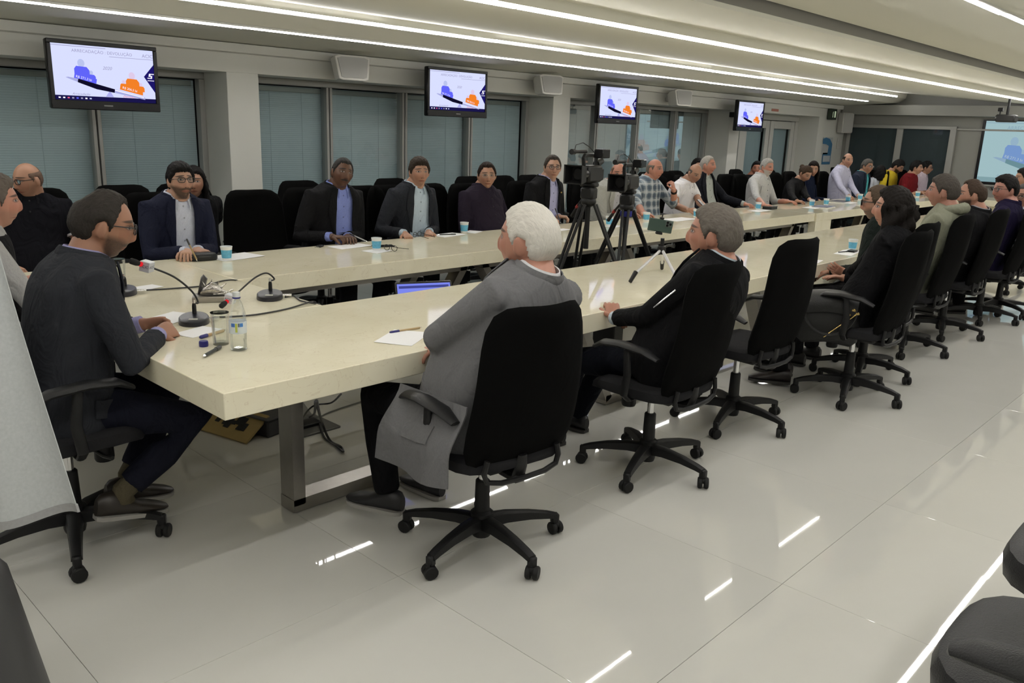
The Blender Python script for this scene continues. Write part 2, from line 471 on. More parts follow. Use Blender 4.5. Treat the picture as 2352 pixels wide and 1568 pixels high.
sl = obj('side_light', MB().quad((12.05, YG, .05), (12.74, YG, .05), (12.74, YG, 1.9), (12.05, YG, 1.9)), M_GLASS, dn)
obj('side_blind', MB().cbox((12.04, YG+.1, .02), (12.74, YG+.11, 1.92), .001), M_BLIND, dn)
# windows of the far wall
f5 = struct('window_5', MB().cbox((XW-.06, 4.75, 1.80), (XW+.02, 6.56, 1.86), .004).cbox((XW-.05, 6.5, .0), (XW+.02, 6.56, 1.8), .004)
            .cbox((XW-.05, 5.55, .0), (XW+.02, 5.66, 1.8), .004).cbox((XW-.06, 4.66, 0), (XW+.02, 4.76, 1.86), .004), M_ALU)
for a, b in ((5.66, 6.5), (4.76, 5.55)):
    obj('pane', MB().quad((XW-.02, a, .02), (XW-.02, b, .02), (XW-.02, b, 1.8), (XW-.02, a, 1.8)), M_GLASS, f5)
    obj('blind', MB().cbox((XW-.015, a, .02), (XW-.003, b, 1.8), .001), mat('dark_blind', (.045, .055, .06), .7), f5)
struct('trim_3', MB().cbox((XW-.04, 3.0, 1.80), (XW, 4.66, 1.83), .003), M_ALU)

# LED lines in the ceiling steps
M_LED = emis('led_light', LED_COLOR, LED_POWER)
M_RAIL = mat('white_rail', (.7, .7, .68), .4)
def led(y, z, x0, x1, w, label, tilt=0.0, seg=1.25, dz=.014):
    t = thing('ceiling_light', label, 'light', (0, y, z), group='light lines along the ceiling')
    n = max(1, int(round((x1-x0)/seg))); L = (x1-x0)/n
    M = rotx(tilt)
    obj('rail', MB().cbox((x0, -w*.8, .001), (x1, w*.8, .016), .002, M), M_RAIL, t)
    for i in range(n):
        o = .12*w*(1 if i % 2 else -1)
        obj('tube', MB().cbox((x0+i*L+.004, -w/2+o, -dz), (x0+(i+1)*L-.004, w/2+o, 0), .003, M), M_LED, t)
    return t
led(5.728, 2.214, X0+.3, 14.6, .030, 'ceiling light line nearest the window wall, lower of the close pair', tilt=R(-12), dz=.002)
led(5.574, 2.337, X0+.3, 15.5, .020, 'ceiling light line just above the lower edge of the window-side ceiling step', tilt=R(-82), dz=.002)
led(3.000, 2.172, X0+.3, 15.7, .012, 'ceiling light line along the lower lip of the broad sloping ceiling panel', dz=.014)
led(1.500, 2.325, X0+.3, 15.7, .04, 'wide ceiling light line over the walkway behind the near row of chairs', dz=.0015)
led(-.55, 2.325, X0+.3, 15.7, .04, 'added ceiling light line, out of view on the side opposite the windows', dz=.0015)  # unseen extra strip, added to light the room from behind the camera

# ------------------------------------------------------------------ tables
TZ, TT = .75, .092
def table(label, poly, legs, seams=()):
    t = thing('conference_table', label, 'table', (float(np.mean([p[0] for p in poly])), float(np.mean([p[1] for p in poly])), 0), group='cream marble conference tables')
    cx, cy = t.location[0], t.location[1]
    pp = [(x-cx, y-cy) for x, y in poly]
    ins = []
    bm_ = MB().prism(pp, TZ-TT, TZ)
    o = obj('table_top', bm_, M_MARBLE, t, sharp=20)
    bv = o.modifiers.new('edge', 'BEVEL'); bv.width = .003; bv.segments = 2; bv.limit_method = 'ANGLE'
    for lg in legs:
        kind = lg[0]
        if kind == 'loop':
            _, x0, x1, y, sl0, sl1 = lg
            m = MB(); wz = .055; d = .05
            def bar(p, q):
                p = np.array(p); q = np.array(q); ax = nrm(q-p); sd = V(0, 1, 0); u = np.cross(ax, sd)
                rings = []
                for e in (p, q):
                    rings.append([e+sd*d+u*wz/2, e-sd*d+u*wz/2, e-sd*d-u*wz/2, e+sd*d-u*wz/2])
                m.loft(rings)
            a = (x0-cx, y-cy, TZ-TT); b = (x1-cx, y-cy, TZ-TT); c = (x1+sl1-cx, y-cy, .032); d2 = (x0+sl0-cx, y-cy, .032)
            bar(a, d2); obj('leg', m, M_STEEL, t, sharp=20)
            m = MB(); bar(b, c); obj('leg', m, M_STEEL, t, sharp=20)
            m = MB(); bar(V(*d2)+V(-.03, 0, 0), V(*c)+V(.03, 0, 0)); obj('bottom_rail', m, M_STEEL, t, sharp=20)
            m = MB(); bar(V(*a)+V(0, 0, -.028), V(*b)+V(0, 0, -.028)); obj('top_rail', m, M_STEEL, t, sharp=20)
        elif kind == 'panel':
            _, x0, x1, y0, y1 = lg
            obj('end_panel', MB().cbox((x0-cx, y0-cy, 0), (x1-cx, y1-cy, TZ-TT), .003), M_MARBLE, t)
    return t
YN0, YN1, YF0, YF1, XH0, XH1 = 2.365, 3.285, 4.10, 4.93, 1.185, 2.165
table('long near marble table in front of the row of seated backs', [(XH0, YN0), (11.6, YN0), (11.6, YN1), (XH0, YN1)],
      [('loop', 1.72, 3.3, 2.86, 0, -.35), ('loop', 3.5, 5.3, 2.86, .35, -.35), ('loop', 5.5, 7.3, 2.86, .35, -.35), ('loop', 7.5, 9.3, 2.86, .35, -.35), ('loop', 9.5, 11.3, 2.86, .35, -.35)])
table('short marble head table under the microphones, between the two long tables', [(XH0, YN1+.002), (XH1, YN1+.002), (XH1, YF1), (XH0, YF1)],
      [('loop', 1.35, 2.0, 4.6, .1, -.1)])
table('long marble table on the window side, up to the solid end panel', [(XH1+.002, YF0), (9.37, YF0), (9.37, YF1), (XH1+.002, YF1)],
      [('loop', 2.45, 4.0, 4.28, .45, -.45), ('loop', 2.45, 4.0, 4.72, .45, -.45), ('loop', 4.15, 5.75, 4.28, .45, -.45), ('loop', 5.9, 7.5, 4.28, .45, -.45), ('loop', 7.65, 9.15, 4.28, .45, -.45)])
table('marble table on the window side beyond the solid end panel', [(9.375, YF0-.02), (14.4, YF0-.02), (14.4, YF1), (9.375, YF1)],
      [('panel', 9.375, 9.80, YF0-.02, YF0+.07), ('loop', 10.2, 11.8, 4.5, .4, -.4), ('loop', 12.3, 13.9, 4.5, .4, -.4)])
table('marble table across the far end of the room below the projection screen', [(14.405, 2.4), (15.2, 2.4), (15.2, 4.3), (14.405, 4.3)], [('panel', 14.5, 14.6, 2.6, 4.1)])

# ------------------------------------------------------------------ office chairs
def make_office_chair(label, group, loc=(0, 0, 0), rz=0.0, recline=0.0):
    t = thing('office_chair', label, 'chair', loc, rz, group)
    b = obj('base', MB().lathe([(.001, .045), (.036, .045), (.04, .06), (.04, .13), (.045, .135), (.045, .15), (.033, .16), (.001, .16)], 14), M_PLAST, t)
    for k in range(5):
        a = R(90+36+72*k); M = rotz(a)
        rings = []
        for r, z, wd, h in ((.02, .115, .032, .028), (.10, .120, .028, .024), (.20, .112, .023, .019), (.28, .098, .020, .015), (.315, .088, .019, .012)):
            rings.append([(r, -wd, z-h), (r, wd, z-h), (r, wd*.8, z+h*.55), (r, wd*.4, z+h*.8), (r, -wd*.4, z+h*.8), (r, -wd*.8, z+h*.55)])
        lg = MB().loft([np.array(q) for q in rings]).cbox((.298, -.015, .05), (.33, .015, .095), .006).xf(M)
        obj('leg', lg, M_PLAST, b)
        c = MB()
        hx = R(25+50*k)
        for sgn in (-1, 1):
            Mw = rotz(hx) @ roty(R(90))
            c.lathe([(.001, -.010), (.024, -.010), (.0275, -.006), (.0275, .006), (.024, .010), (.001, .010)], 14, np.array((0, 0, .028))+rotz(hx) @ V(sgn*.0145, 0, 0), Mw)
        c.ball((0, 0, .042), (.017, .02, .018), 10, 6, rotz(hx))
        c.xf(np.eye(3), M @ V(.318, 0, 0))
        obj('caster', c, M_RUBBER, b)
    obj('column_sleeve', MB().lathe([(.001, .15), (.031, .15), (.028, .29), (.024, .295), (.001, .295)], 14), M_PLAST, t)
    obj('gas_lift', MB().lathe([(.001, .29), (.017, .29), (.017, .40), (.001, .40)], 14), M_CHROME, t)
    mech = obj('tilt_mechanism', MB().cbox((-.09, -.16, .385), (.09, .11, .435), .015).cbox((-.03, -.235, .37), (.03, -.12, .405), .01), M_PLAST, t)
    obj('lever', MB().tube([(.08, .05, .40), (.2, .06, .395), (.25, .07, .40)], .008, 8), M_PLAST, mech)
    obj('tension_knob', MB().lathe([(.001, .30), (.032, .30), (.036, .31), (.034, .385), (.001, .385)], 14, (0, .13, 0)), M_PLAST, mech)
    def seat_pt(u, v, top):
        x = (u*2-1); y = (v*2-1)
        ax = .245*math.copysign(abs(x), x); ay = .24*y
        k = (abs(x)**4+abs(y)**4)
        sc = 1/(max(1, k))**.25
        z = .475+.012*x*x-.04*smooth((y-.55)/.45) if top else .43-.01*smooth((y-.5)/.5)
        return V(ax*sc, ay*sc, z)
    m = MB(); n = 13
    g1 = [[seat_pt(i/(n-1), j/(n-1), True) for j in range(n)] for i in range(n)]
    prof_ = []
    rings = []
    for (s_, z_) in ((.0, .435), (.90, .43), (.98, .44), (1.0, .455), (.985, .47), (.93, .482), (.75, .487), (.4, .484), (.0, .48)):
        q = []
        for k in range(32):
            a = 2*math.pi*k/32; c_, s2 = math.cos(a), math.sin(a)
            e = 1/(abs(c_)**4.5+abs(s2)**4.5)**(1/4.5)
            x, y = .245*c_*e*max(s_, .02), .235*s2*e*max(s_, .02)
            q.append((x, y, z_-.03*smooth((y-.13)/.11)*(1 if z_ > .44 else .6)+.012*(x/.245)**2*(1 if z_ > .46 else 0)))
        rings.append(np.array(q))
    obj('seat', MB().loft(rings), M_SEATC, t)
    lean = R(13+recline)
    def back_pt(a, s_, th):
        # rounded panel: a angle around the outline, s_ radial scale, th thickness offset
        c_, s2 = math.cos(a), math.sin(a)
        e = 1/(abs(c_)**5+abs(s2)**5)**.2
        x = c_*e*s_; v = s2*e*s_
        wdt = .235-.022*v
        X = x*wdt; Z = .335*v
        y = .075*x*x*(.6+.4*v)-.02*math.cos(v*2.2)+.02+th
        return V(X, y, Z)
    rings = []
    for s_, th in ((.02, .018), (.5, .018), (.85, .018), (.96, .015), (1.0, .0), (.97, -.016), (.85, -.02), (.5, -.02), (.02, -.02)):
        rings.append(np.array([back_pt(2*math.pi*k/40, s_, th) for k in range(40)]))
    mb = MB().loft(rings)
    Mb = rotx(lean)
    mb.xf(Mb, V(0, -.225, .44) + Mb @ V(0, 0, .33))
    obj('backrest', mb, M_BACK, t, sharp=60)
    p = MB().tube([(0, -.10, .40), (0, -.17, .385), (0, -.215, .40), (0, -.228, .44), (0, -.236, .49)], [.03, .03, .032, .028, .02], 10, flat=.5, up=(1, 0, 0))
    obj('back_spine', p, M_PLAST, t)
    loop = MB()
    pts = [V(x, -.235-.012*math.cos(x/.17*1.5), z) for x, z in ((-.16, .50), (-.172, .45), (-.16, .415), (-.10, .40), (0, .398), (.10, .40), (.16, .415), (.172, .45), (.16, .50))]
    obj('back_frame', MB().tube(pts, .011, 8), M_PLAST, t)
    for s_ in (-1, 1):
        ar = obj('armrest', MB().tube([(s_*.265, -.19, .655), (s_*.272, -.12, .685), (s_*.275, 0, .695), (s_*.272, .10, .685), (s_*.262, .155, .655)], [.02, .034, .036, .034, .022], 12, flat=.45, up=(1, 0, 0)), M_PLAST, t)
        obj('arm_post', MB().tube([(s_*.15, -.03, .425), (s_*.24, -.03, .425), (s_*.285, -.035, .46), (s_*.288, -.05, .56), (s_*.275, -.03, .675)], [.016, .018, .02, .02, .017], 10, flat=.6, up=(0, 1, 0)), M_PLAST, ar)
    return t

CHAIR0 = make_office_chair('x', None)
index_kids(CHAIR0)
_first = [True]
def chair(x, y, deg, label, group=None, sz=1.0):
    c = _chair(x, y, deg, label, group); c.scale = (1, 1, sz); return c
def _chair(x, y, deg, label, group=None):
    if _first[0]:
        _first[0] = False
        CHAIR0.location = (x, y, 0); CHAIR0.rotation_euler = (0, 0, R(deg)); CHAIR0['label'] = label
        if group: CHAIR0['group'] = group
        return CHAIR0
    return dup(CHAIR0, (x, y, 0), R(deg), label, group)

# ------------------------------------------------------------------ people
NG = {}
def face_paint_group():
    """skin colour by place on the face: lips, brows, eyes, beard (all colours of the skin itself)"""
    g = bpy.data.node_groups.new('face_paint', 'ShaderNodeTree')
    for nm, tp in (('skin', 'NodeSocketColor'), ('lip', 'NodeSocketColor'), ('brow', 'NodeSocketColor'), ('beard_color', 'NodeSocketColor'), ('beard', 'NodeSocketFloat'), ('moustache', 'NodeSocketFloat')):
        g.interface.new_socket(nm, in_out='INPUT', socket_type=tp)
    g.interface.new_socket('color', in_out='OUTPUT', socket_type='NodeSocketColor')
    N = g.nodes; L = g.links.new
    gi = N.new('NodeGroupInput'); go = N.new('NodeGroupOutput')
    at = N.new('ShaderNodeAttribute'); at.attribute_name = 'hp'
    sp = N.new('ShaderNodeSeparateXYZ'); L(at.outputs['Vector'], sp.inputs[0])
    def M(op, a, b=None, c=None, clamp=False):
        n = N.new('ShaderNodeMath'); n.operation = op; n.use_clamp = clamp
        for i, q in enumerate((a, b, c)):
            if q is None: continue
            if isinstance(q, (int, float)): n.inputs[i].default_value = q
            else: L(q, n.inputs[i])
        return n.outputs[0]
    x = M('ABSOLUTE', sp.outputs[0]); xs = sp.outputs[0]; y = sp.outputs[1]; z = sp.outputs[2]
    front = M('GREATER_THAN', y, .045)
    def ell(cx, cz, rx, rz_, soft=.25, slope=0.0, fr=True):
        zz = z if slope == 0 else M('SUBTRACT', z, M('MULTIPLY', M('SUBTRACT', x, cx), slope))
        a = M('DIVIDE', M('SUBTRACT', x, cx), rx); b = M('DIVIDE', M('SUBTRACT', zz, cz), rz_)
        d = M('SQRT', M('ADD', M('MULTIPLY', a, a), M('MULTIPLY', b, b)))
        r = M('DIVIDE', M('SUBTRACT', 1+soft, d), soft, clamp=True)
        return M('MULTIPLY', r, front) if fr else r
    def mix(fac, a, b):
        m = N.new('ShaderNodeMix'); m.data_type = 'RGBA'; L(fac, m.inputs[0])
        for i, q in ((6, a), (7, b)):
            if isinstance(q, tuple): m.inputs[i].default_value = (*q, 1)
            else: L(q, m.inputs[i])
        return m.outputs[2]
    tc = N.new('ShaderNodeTexCoord'); nz = N.new('ShaderNodeTexNoise'); nz.inputs['Scale'].default_value = 25; L(tc.outputs['Object'], nz.inputs['Vector'])
    dk = N.new('ShaderNodeMix'); dk.data_type = 'RGBA'; dk.blend_type = 'MULTIPLY'; dk.inputs[0].default_value = 1
    mr = N.new('ShaderNodeMapRange'); mr.inputs[3].default_value = .88; mr.inputs[4].default_value = 1.1; L(nz.outputs['Fac'], mr.inputs[0])
    L(gi.outputs['skin'], dk.inputs[6]); L(mr.outputs[0], dk.inputs[7]); col = dk.outputs[2]
    ck = M('MULTIPLY', ell(.045, -.03, .022, .022, 1.0), .28); col = mix(ck, col, gi.outputs['lip'])
    nt_ = M('MULTIPLY', ell(0, -.03, .014, .012, 1.0), .25); col = mix(nt_, col, gi.outputs['lip'])
    # beard: jaw, chin, upper lip
    n2 = N.new('ShaderNodeTexNoise'); n2.inputs['Scale'].default_value = 260; L(tc.outputs['Object'], n2.inputs['Vector'])
    low = M('MULTIPLY', M('MULTIPLY', M('DIVIDE', M('SUBTRACT', -.046, M('ADD', z, M('MULTIPLY', x, -.42))), .02, clamp=True), M('DIVIDE', M('ADD', y, .004), .016, clamp=True)), M('DIVIDE', M('ADD', z, .124), .01, clamp=True))
    side = M('MULTIPLY', M('MULTIPLY', M('DIVIDE', M('SUBTRACT', x, .060), .008, clamp=True), M('LESS_THAN', z, -.005)), M('MULTIPLY', M('GREATER_THAN', y, .005), M('LESS_THAN', y, .05)))
    bm_ = M('MAXIMUM', low, M('MULTIPLY', side, .0))
    bm2 = M('MULTIPLY', M('MULTIPLY', bm_, gi.outputs['beard']), M('ADD', .72, M('MULTIPLY', n2.outputs['Fac'], .55)), clamp=True)
    col = mix(bm2, col, gi.outputs['beard_color'])
    mo = M('MULTIPLY', ell(0, -.0525, .027, .006, .5), gi.outputs['moustache']); col = mix(mo, col, gi.outputs['beard_color'])
    col = mix(M('MULTIPLY', ell(0, -.066, .023, .0075, .3), .8), col, gi.outputs['lip'])
    col = mix(M('MULTIPLY', ell(0, -.0665, .024, .0012, .8), .85), col, (.06, .02, .018))
    col = mix(M('MULTIPLY', ell(.0085, -.0425, .004, .0025, .6), .8), col, (.05, .018, .014))
    col = mix(M('MULTIPLY', ell(.033, .034, .020, .0042, .5, -.12), .85), col, gi.outputs['brow'])
    col = mix(M('MULTIPLY', ell(.032, .0125, .0165, .0085, .5), .55), col, (.05, .028, .02))
    col = mix(M('MULTIPLY', ell(.032, .011, .0125, .0042, .2), .85), col, (.36, .33, .31))
    col = mix(ell(.032, .0115, .0052, .0052, .2), col, (.018, .012, .01))
    L(col, go.inputs[0])
    return g

def skin_mat(name, skin, lip=None, brow=(.03, .02, .015), beardc=(.03, .025, .02), beard=0.0, mous=0.0):
    m = bpy.data.materials.new(name); m.use_nodes = True
    nt = m.node_tree; b = nt.nodes['Principled BSDF']
    if 'g' not in NG: NG['g'] = face_paint_group()
    g = nt.nodes.new('ShaderNodeGroup'); g.node_tree = NG['g']
    lip = lip or (skin[0]*.8, skin[1]*.52, skin[2]*.5)
    g.inputs['skin'].default_value = (*skin, 1); g.inputs['lip'].default_value = (*lip, 1); g.inputs['brow'].default_value = (*brow, 1)
    g.inputs['beard_color'].default_value = (*beardc, 1); g.inputs['beard'].default_value = beard; g.inputs['moustache'].default_value = max(mous, beard)
    nt.links.new(g.outputs[0], b.inputs['Base Color'])
    b.inputs['Roughness'].default_value = .5; b.inputs['Specular IOR Level'].default_value = .4
    b.inputs['Subsurface Weight'].default_value = .0
    return m

def hair_mat(name, col, var=.35):
    if name in MATS: return MATS[name]
    m = bpy.data.materials.new(name); m.use_nodes = True; MATS[name] = m
    nt = m.node_tree; b = nt.nodes['Principled BSDF']; L = nt.links.new
    b.inputs['Roughness'].default_value = .6; b.inputs['Specular IOR Level'].default_value = .10
    at = nt.nodes.new('ShaderNodeAttribute'); at.attribute_name = 'hp'
    mp = nt.nodes.new('ShaderNodeMapping'); mp.inputs['Scale'].default_value = (230, 40, 60); L(at.outputs['Vector'], mp.inputs['Vector'])
    n = nt.nodes.new('ShaderNodeTexNoise'); n.inputs['Scale'].default_value = 1; n.inputs['Detail'].default_value = 4; n.inputs['Distortion'].default_value = .6
    L(mp.outputs[0], n.inputs['Vector'])
    mx = nt.nodes.new('ShaderNodeMix'); mx.data_type = 'RGBA'; L(n.outputs['Fac'], mx.inputs[0])
    mx.inputs[6].default_value = (*[c*(1-var) for c in col], 1); mx.inputs[7].default_value = (*[min(1, c*(1+var)) for c in col], 1)
    L(mx.outputs[2], b.inputs['Base Color'])
    bp = nt.nodes.new('ShaderNodeBump'); bp.inputs['Strength'].default_value = .8; bp.inputs['Distance'].default_value = .005
    L(n.outputs['Fac'], bp.inputs['Height']); L(bp.outputs[0], b.inputs['Normal'])
    return m

def sphere_dirs(nu, nv):
    th = np.pi*(np.arange(nv+1))/nv; ph = 2*np.pi*np.arange(nu)/nu
    T, P = np.meshgrid(th, ph, indexing='ij')
    return np.stack([np.sin(T)*np.sin(P), np.sin(T)*np.cos(P), np.cos(T)], -1)   # [nv+1, nu, 3], P=0 is the face
def gauss(a, s): return np.exp(-(a/s)**2)
def head_pts(d, fat=0.0, feat=True):
    x, y, z = d[..., 0], d[..., 1], d[..., 2]
    px, py, pz = x*.0765, y*.098, z*.1175
    k = smooth((-pz-.012)/.09)
    px = px*(1-(.27-.5*fat)*k)
    py = np.where(y < 0, py*(1-.36*smooth((-pz-.0)/.09)), py*(1-.03*k))
    px = px*(1-.08*smooth((y-.2)/.6))
    px = px*(1+fat*.35*gauss(pz+.05, .05))
    if feat:
        f = smooth((y-.35)/.3); ax = np.abs(px)
        prof_ = smooth((.022-pz)/.052)*smooth((pz+.0475)/.011)
        py = py+f*(.020*gauss(px, .0105)*prof_+.006*gauss(px, .012)*gauss(pz-.0, .02)+.008*gauss(ax-.011, .007)*gauss(pz+.037, .007))
        py = py+f*(-.0095*gauss(ax-.032, .0145)*gauss(pz-.013, .0115)+.0045*gauss(ax-.032, .010)*gauss(pz-.011, .006)+.0045*gauss(ax-.03, .02)*gauss(pz-.032, .007))
        py = py+f*(.006*gauss(px, .021)*gauss(pz+.066, .010)-.004*gauss(px, .024)*gauss(pz+.0665, .0028)-.0045*gauss(px, .02)*gauss(pz+.083, .006)+.009*gauss(px, .022)*gauss(pz+.102, .013))
        py = py+f*(.004*gauss(ax-.045, .014)*gauss(pz+.022, .014)-.004*gauss(ax-.046, .012)*gauss(pz+.062, .02))
    return np.stack([px, py, pz], -1)
def head_mb(fat, ears=True):
    nu, nv = 72, 52
    p = head_pts(sphere_dirs(nu, nv), fat)
    m = MB(); rings = [p[i] for i in range(1, nv)]
    m.loft(rings, True)
    for s_ in (-1, 1) if ears else ():
        Mx = rotz(s_*R(-30)) @ rotx(R(-10))
        m.ball((s_*.0815, -.012, -.006), (.0085, .021, .033), 12, 10, Mx)
        m.ball((s_*.0735, -.004, -.028), (.008, .010, .012), 8, 6, Mx)
    return m

PENDING = []       # objects whose meshes are fused (voxel remesh) in one pass at the end of the people section
def fused(name, mb, m, parent, voxel, it=3, post=None, fac=.5, **props):
    me = bpy.data.meshes.new(name); me.from_pydata(mb.v, [], mb.f)
    bm = bmesh.new(); bm.from_mesh(me); bmesh.ops.recalc_face_normals(bm, faces=bm.faces[:]); bm.to_mesh(me); bm.free()
    o = bpy.data.objects.new(name, me); COL.objects.link(o); o.parent = parent
    for k, v in props.items(): o[k] = v
    r = o.modifiers.new('r', 'REMESH'); r.mode = 'VOXEL'; r.voxel_size = voxel; r.use_smooth_shade = True
    if it:
        sm = o.modifiers.new('s', 'SMOOTH'); sm.factor = fac; sm.iterations = it
    PENDING.append((o, m, post))
    return o
def flush():
    bpy.context.view_layer.update()
    dg = bpy.context.evaluated_depsgraph_get()
    for o, m, post in PENDING:
        me = bpy.data.meshes.new_from_object(o.evaluated_get(dg))
        n = len(me.vertices); co = np.empty(n*3); me.vertices.foreach_get('co', co); co = co.reshape(-1, 3)
        nf = len(me.polygons); idx = np.empty(nf*4, int)
        ok = all(len(p.vertices) == 4 for p in me.polygons[:50]) and len(me.loops) == nf*4
        if ok: me.loops.foreach_get('vertex_index', idx); F = idx.reshape(-1, 4)
        else: F = [tuple(p.vertices) for p in me.polygons]
        attr = None
        if post: co, F, attr = post(co, F)
        me2 = bpy.data.meshes.new(o.name); me2.from_pydata(co.tolist(), [], F.tolist() if hasattr(F, 'tolist') else F)
        me2.polygons.foreach_set('use_smooth', [True]*len(me2.polygons))
        if attr is not None:
            a = me2.attributes.new('hp', 'FLOAT_VECTOR', 'POINT'); a.data.foreach_set('vector', np.asarray(attr, np.float32).ravel())
        me2.materials.append(m); me2.update()
        old = o.data; o.modifiers.clear(); o.data = me2
        bpy.data.meshes.remove(old); bpy.data.meshes.remove(me)
    PENDING.clear()

TT_ = np.array([-.32, -.22, -.12, 0, .2, .4, .6, .75, .84, .90, .95, .99, 1.03])
T_HW = np.array([.178, .185, .182, .178, .165, .163, .176, .188, .180, .158, .122, .088, .066])
T_HF = np.array([.13, .13, .13, .128, .122, .118, .120, .112, .098, .084, .072, .064, .060])
T_HB = np.array([.13, .13, .125, .118, .100, .102, .110, .112, .104, .094, .082, .072, .064])
class Torso:
    def __init__(s, H0, NB, k, belly, yaw=0.0):
        s.H0 = H0; s.NB = NB; s.L = np.linalg.norm(NB-H0); s.up = nrm(NB-H0); s.k = k; s.belly = belly
        X = rotz(yaw) @ V(1, 0, 0); s.X = nrm(X-np.dot(X, s.up)*s.up); s.F = np.cross(s.up, s.X)
        s.X0 = V(1, 0, 0)
    def c(s, t):
        t = np.asarray(t, float)
        base = s.H0+np.multiply.outer(np.clip(t, 0, 2), s.up*s.L)+np.multiply.outer(np.minimum(t, 0)*.5, V(0, 0, 1))
        return base-np.multiply.outer(.03*np.sin(np.pi*np.clip(t, 0, 1)), s.F)
    def dims(s, t):
        bl = s.belly*np.exp(-((np.asarray(t)-.25)/.28)**2)
        return np.interp(t, TT_, T_HW)*s.k+bl*.4, np.interp(t, TT_, T_HF)*s.k+bl, np.interp(t, TT_, T_HB)*s.k
    def ring(s, t, off=0.0, n=36):
        hw, hf, hb = s.dims(t); a = 2*math.pi*np.arange(n)/n
        ca, sa = np.cos(a), np.sin(a)
        e = 1/(np.abs(ca)**2.5+np.abs(sa)**2.5)**(1/2.5)
        x = ca*e*(hw+off); y = sa*e
        y = np.where(y > 0, y*(hf+off), y*(hb+off))
        return s.c(t)+np.outer(x, s.X)+np.outer(y, s.F)
    def front(s, x, t, off=0.0):
        hw, hf, hb = s.dims(t); hw += off; hf += off
        q = (1-min(.999, abs(x/hw))**2.5)**(1/2.5)
        return s.c(t)+s.X*x+s.F*(hf*q)
    def local(s, co):
        """(x, depth, t) of points"""
        d = co-s.H0; t = (d @ s.up)/s.L
        d2 = co-s.c(t)
        return d2 @ s.X, d2 @ s.F, t
    def sh(s, side): return s.c(.835)+s.X*side*.178*s.k-s.F*.005

def ik(a, b, l1, l2, pole):
    d = b-a; D = np.linalg.norm(d)
    if D > (l1+l2)*.995: f = D/((l1+l2)*.995); l1 *= f; l2 *= f
    x = (l1*l1-l2*l2+D*D)/(2*D); h = math.sqrt(max(l1*l1-x*x, 1e-5))
    u = d/D; p = nrm(pole-np.dot(pole, u)*u)
    return a+u*x+p*h

def hand_mb(W, fdir, ndir, side, curl=.5, size=1.0, spread=.06, palm_only=None):
    """palm (for fusing) and five fingers; W wrist, fdir towards the fingers, ndir out of the back of the hand, side +1 right hand"""
    f = nrm(fdir); n = nrm(ndir-np.dot(ndir, f)*f); r = np.cross(f, n)      # r: thumb axis
    th = -side*1.0
    lat = r*(-side)     # towards little finger for that hand
    palm = MB(); rings = []
    for u, hw, hh in ((-.02, .026, .020), (.01, .030, .018), (.04, .038, .016), (.07, .041, .0145), (.09, .038, .011)):
        c = W+f*u*size
        a = 2*np.pi*np.arange(12)/12
        rings.append(c+np.outer(np.cos(a)*hw*size, lat)+np.outer(np.sin(a)*hh*size, n))
    palm.loft(rings)
    fing = MB()
    for i, (off, ln) in enumerate(((-.028, .072), (-.0095, .080), (.0095, .075), (.027, .060))):
        b = W+f*.078*size+lat*off*size
        dirv = nrm(f+lat*spread*(i-1.5)*1.2)
        pts = [b-dirv*.018, b]; ang = 0; p = b
        for sl in (.46, .30, .24):
            ang += curl*(.9 if sl > .4 else 1.05)
            dv = dirv*math.cos(ang)-n*math.sin(ang)
            p = p+dv*ln*sl*size; pts.append(p)
        fing.tube(pts, np.array([.0095, .0092, .0085, .0078, .0062])*size, 8)
    b = W+f*.022*size-lat*.026*size
    d0 = nrm(f*.75-lat*.75-n*.25)
    p1 = b+d0*.034*size; d1 = nrm(f*.95-lat*.25-n*.35*(1+curl)); p2 = p1+d1*.030*size; d2 = nrm(f*.9+lat*.1-n*.5*(1+curl)); p3 = p2+d2*.024*size
    fing.tube([b-d0*.012, b, p1, p2, p3], np.array([.013, .0135, .0115, .010, .0075])*size, 8)
    return palm, fing

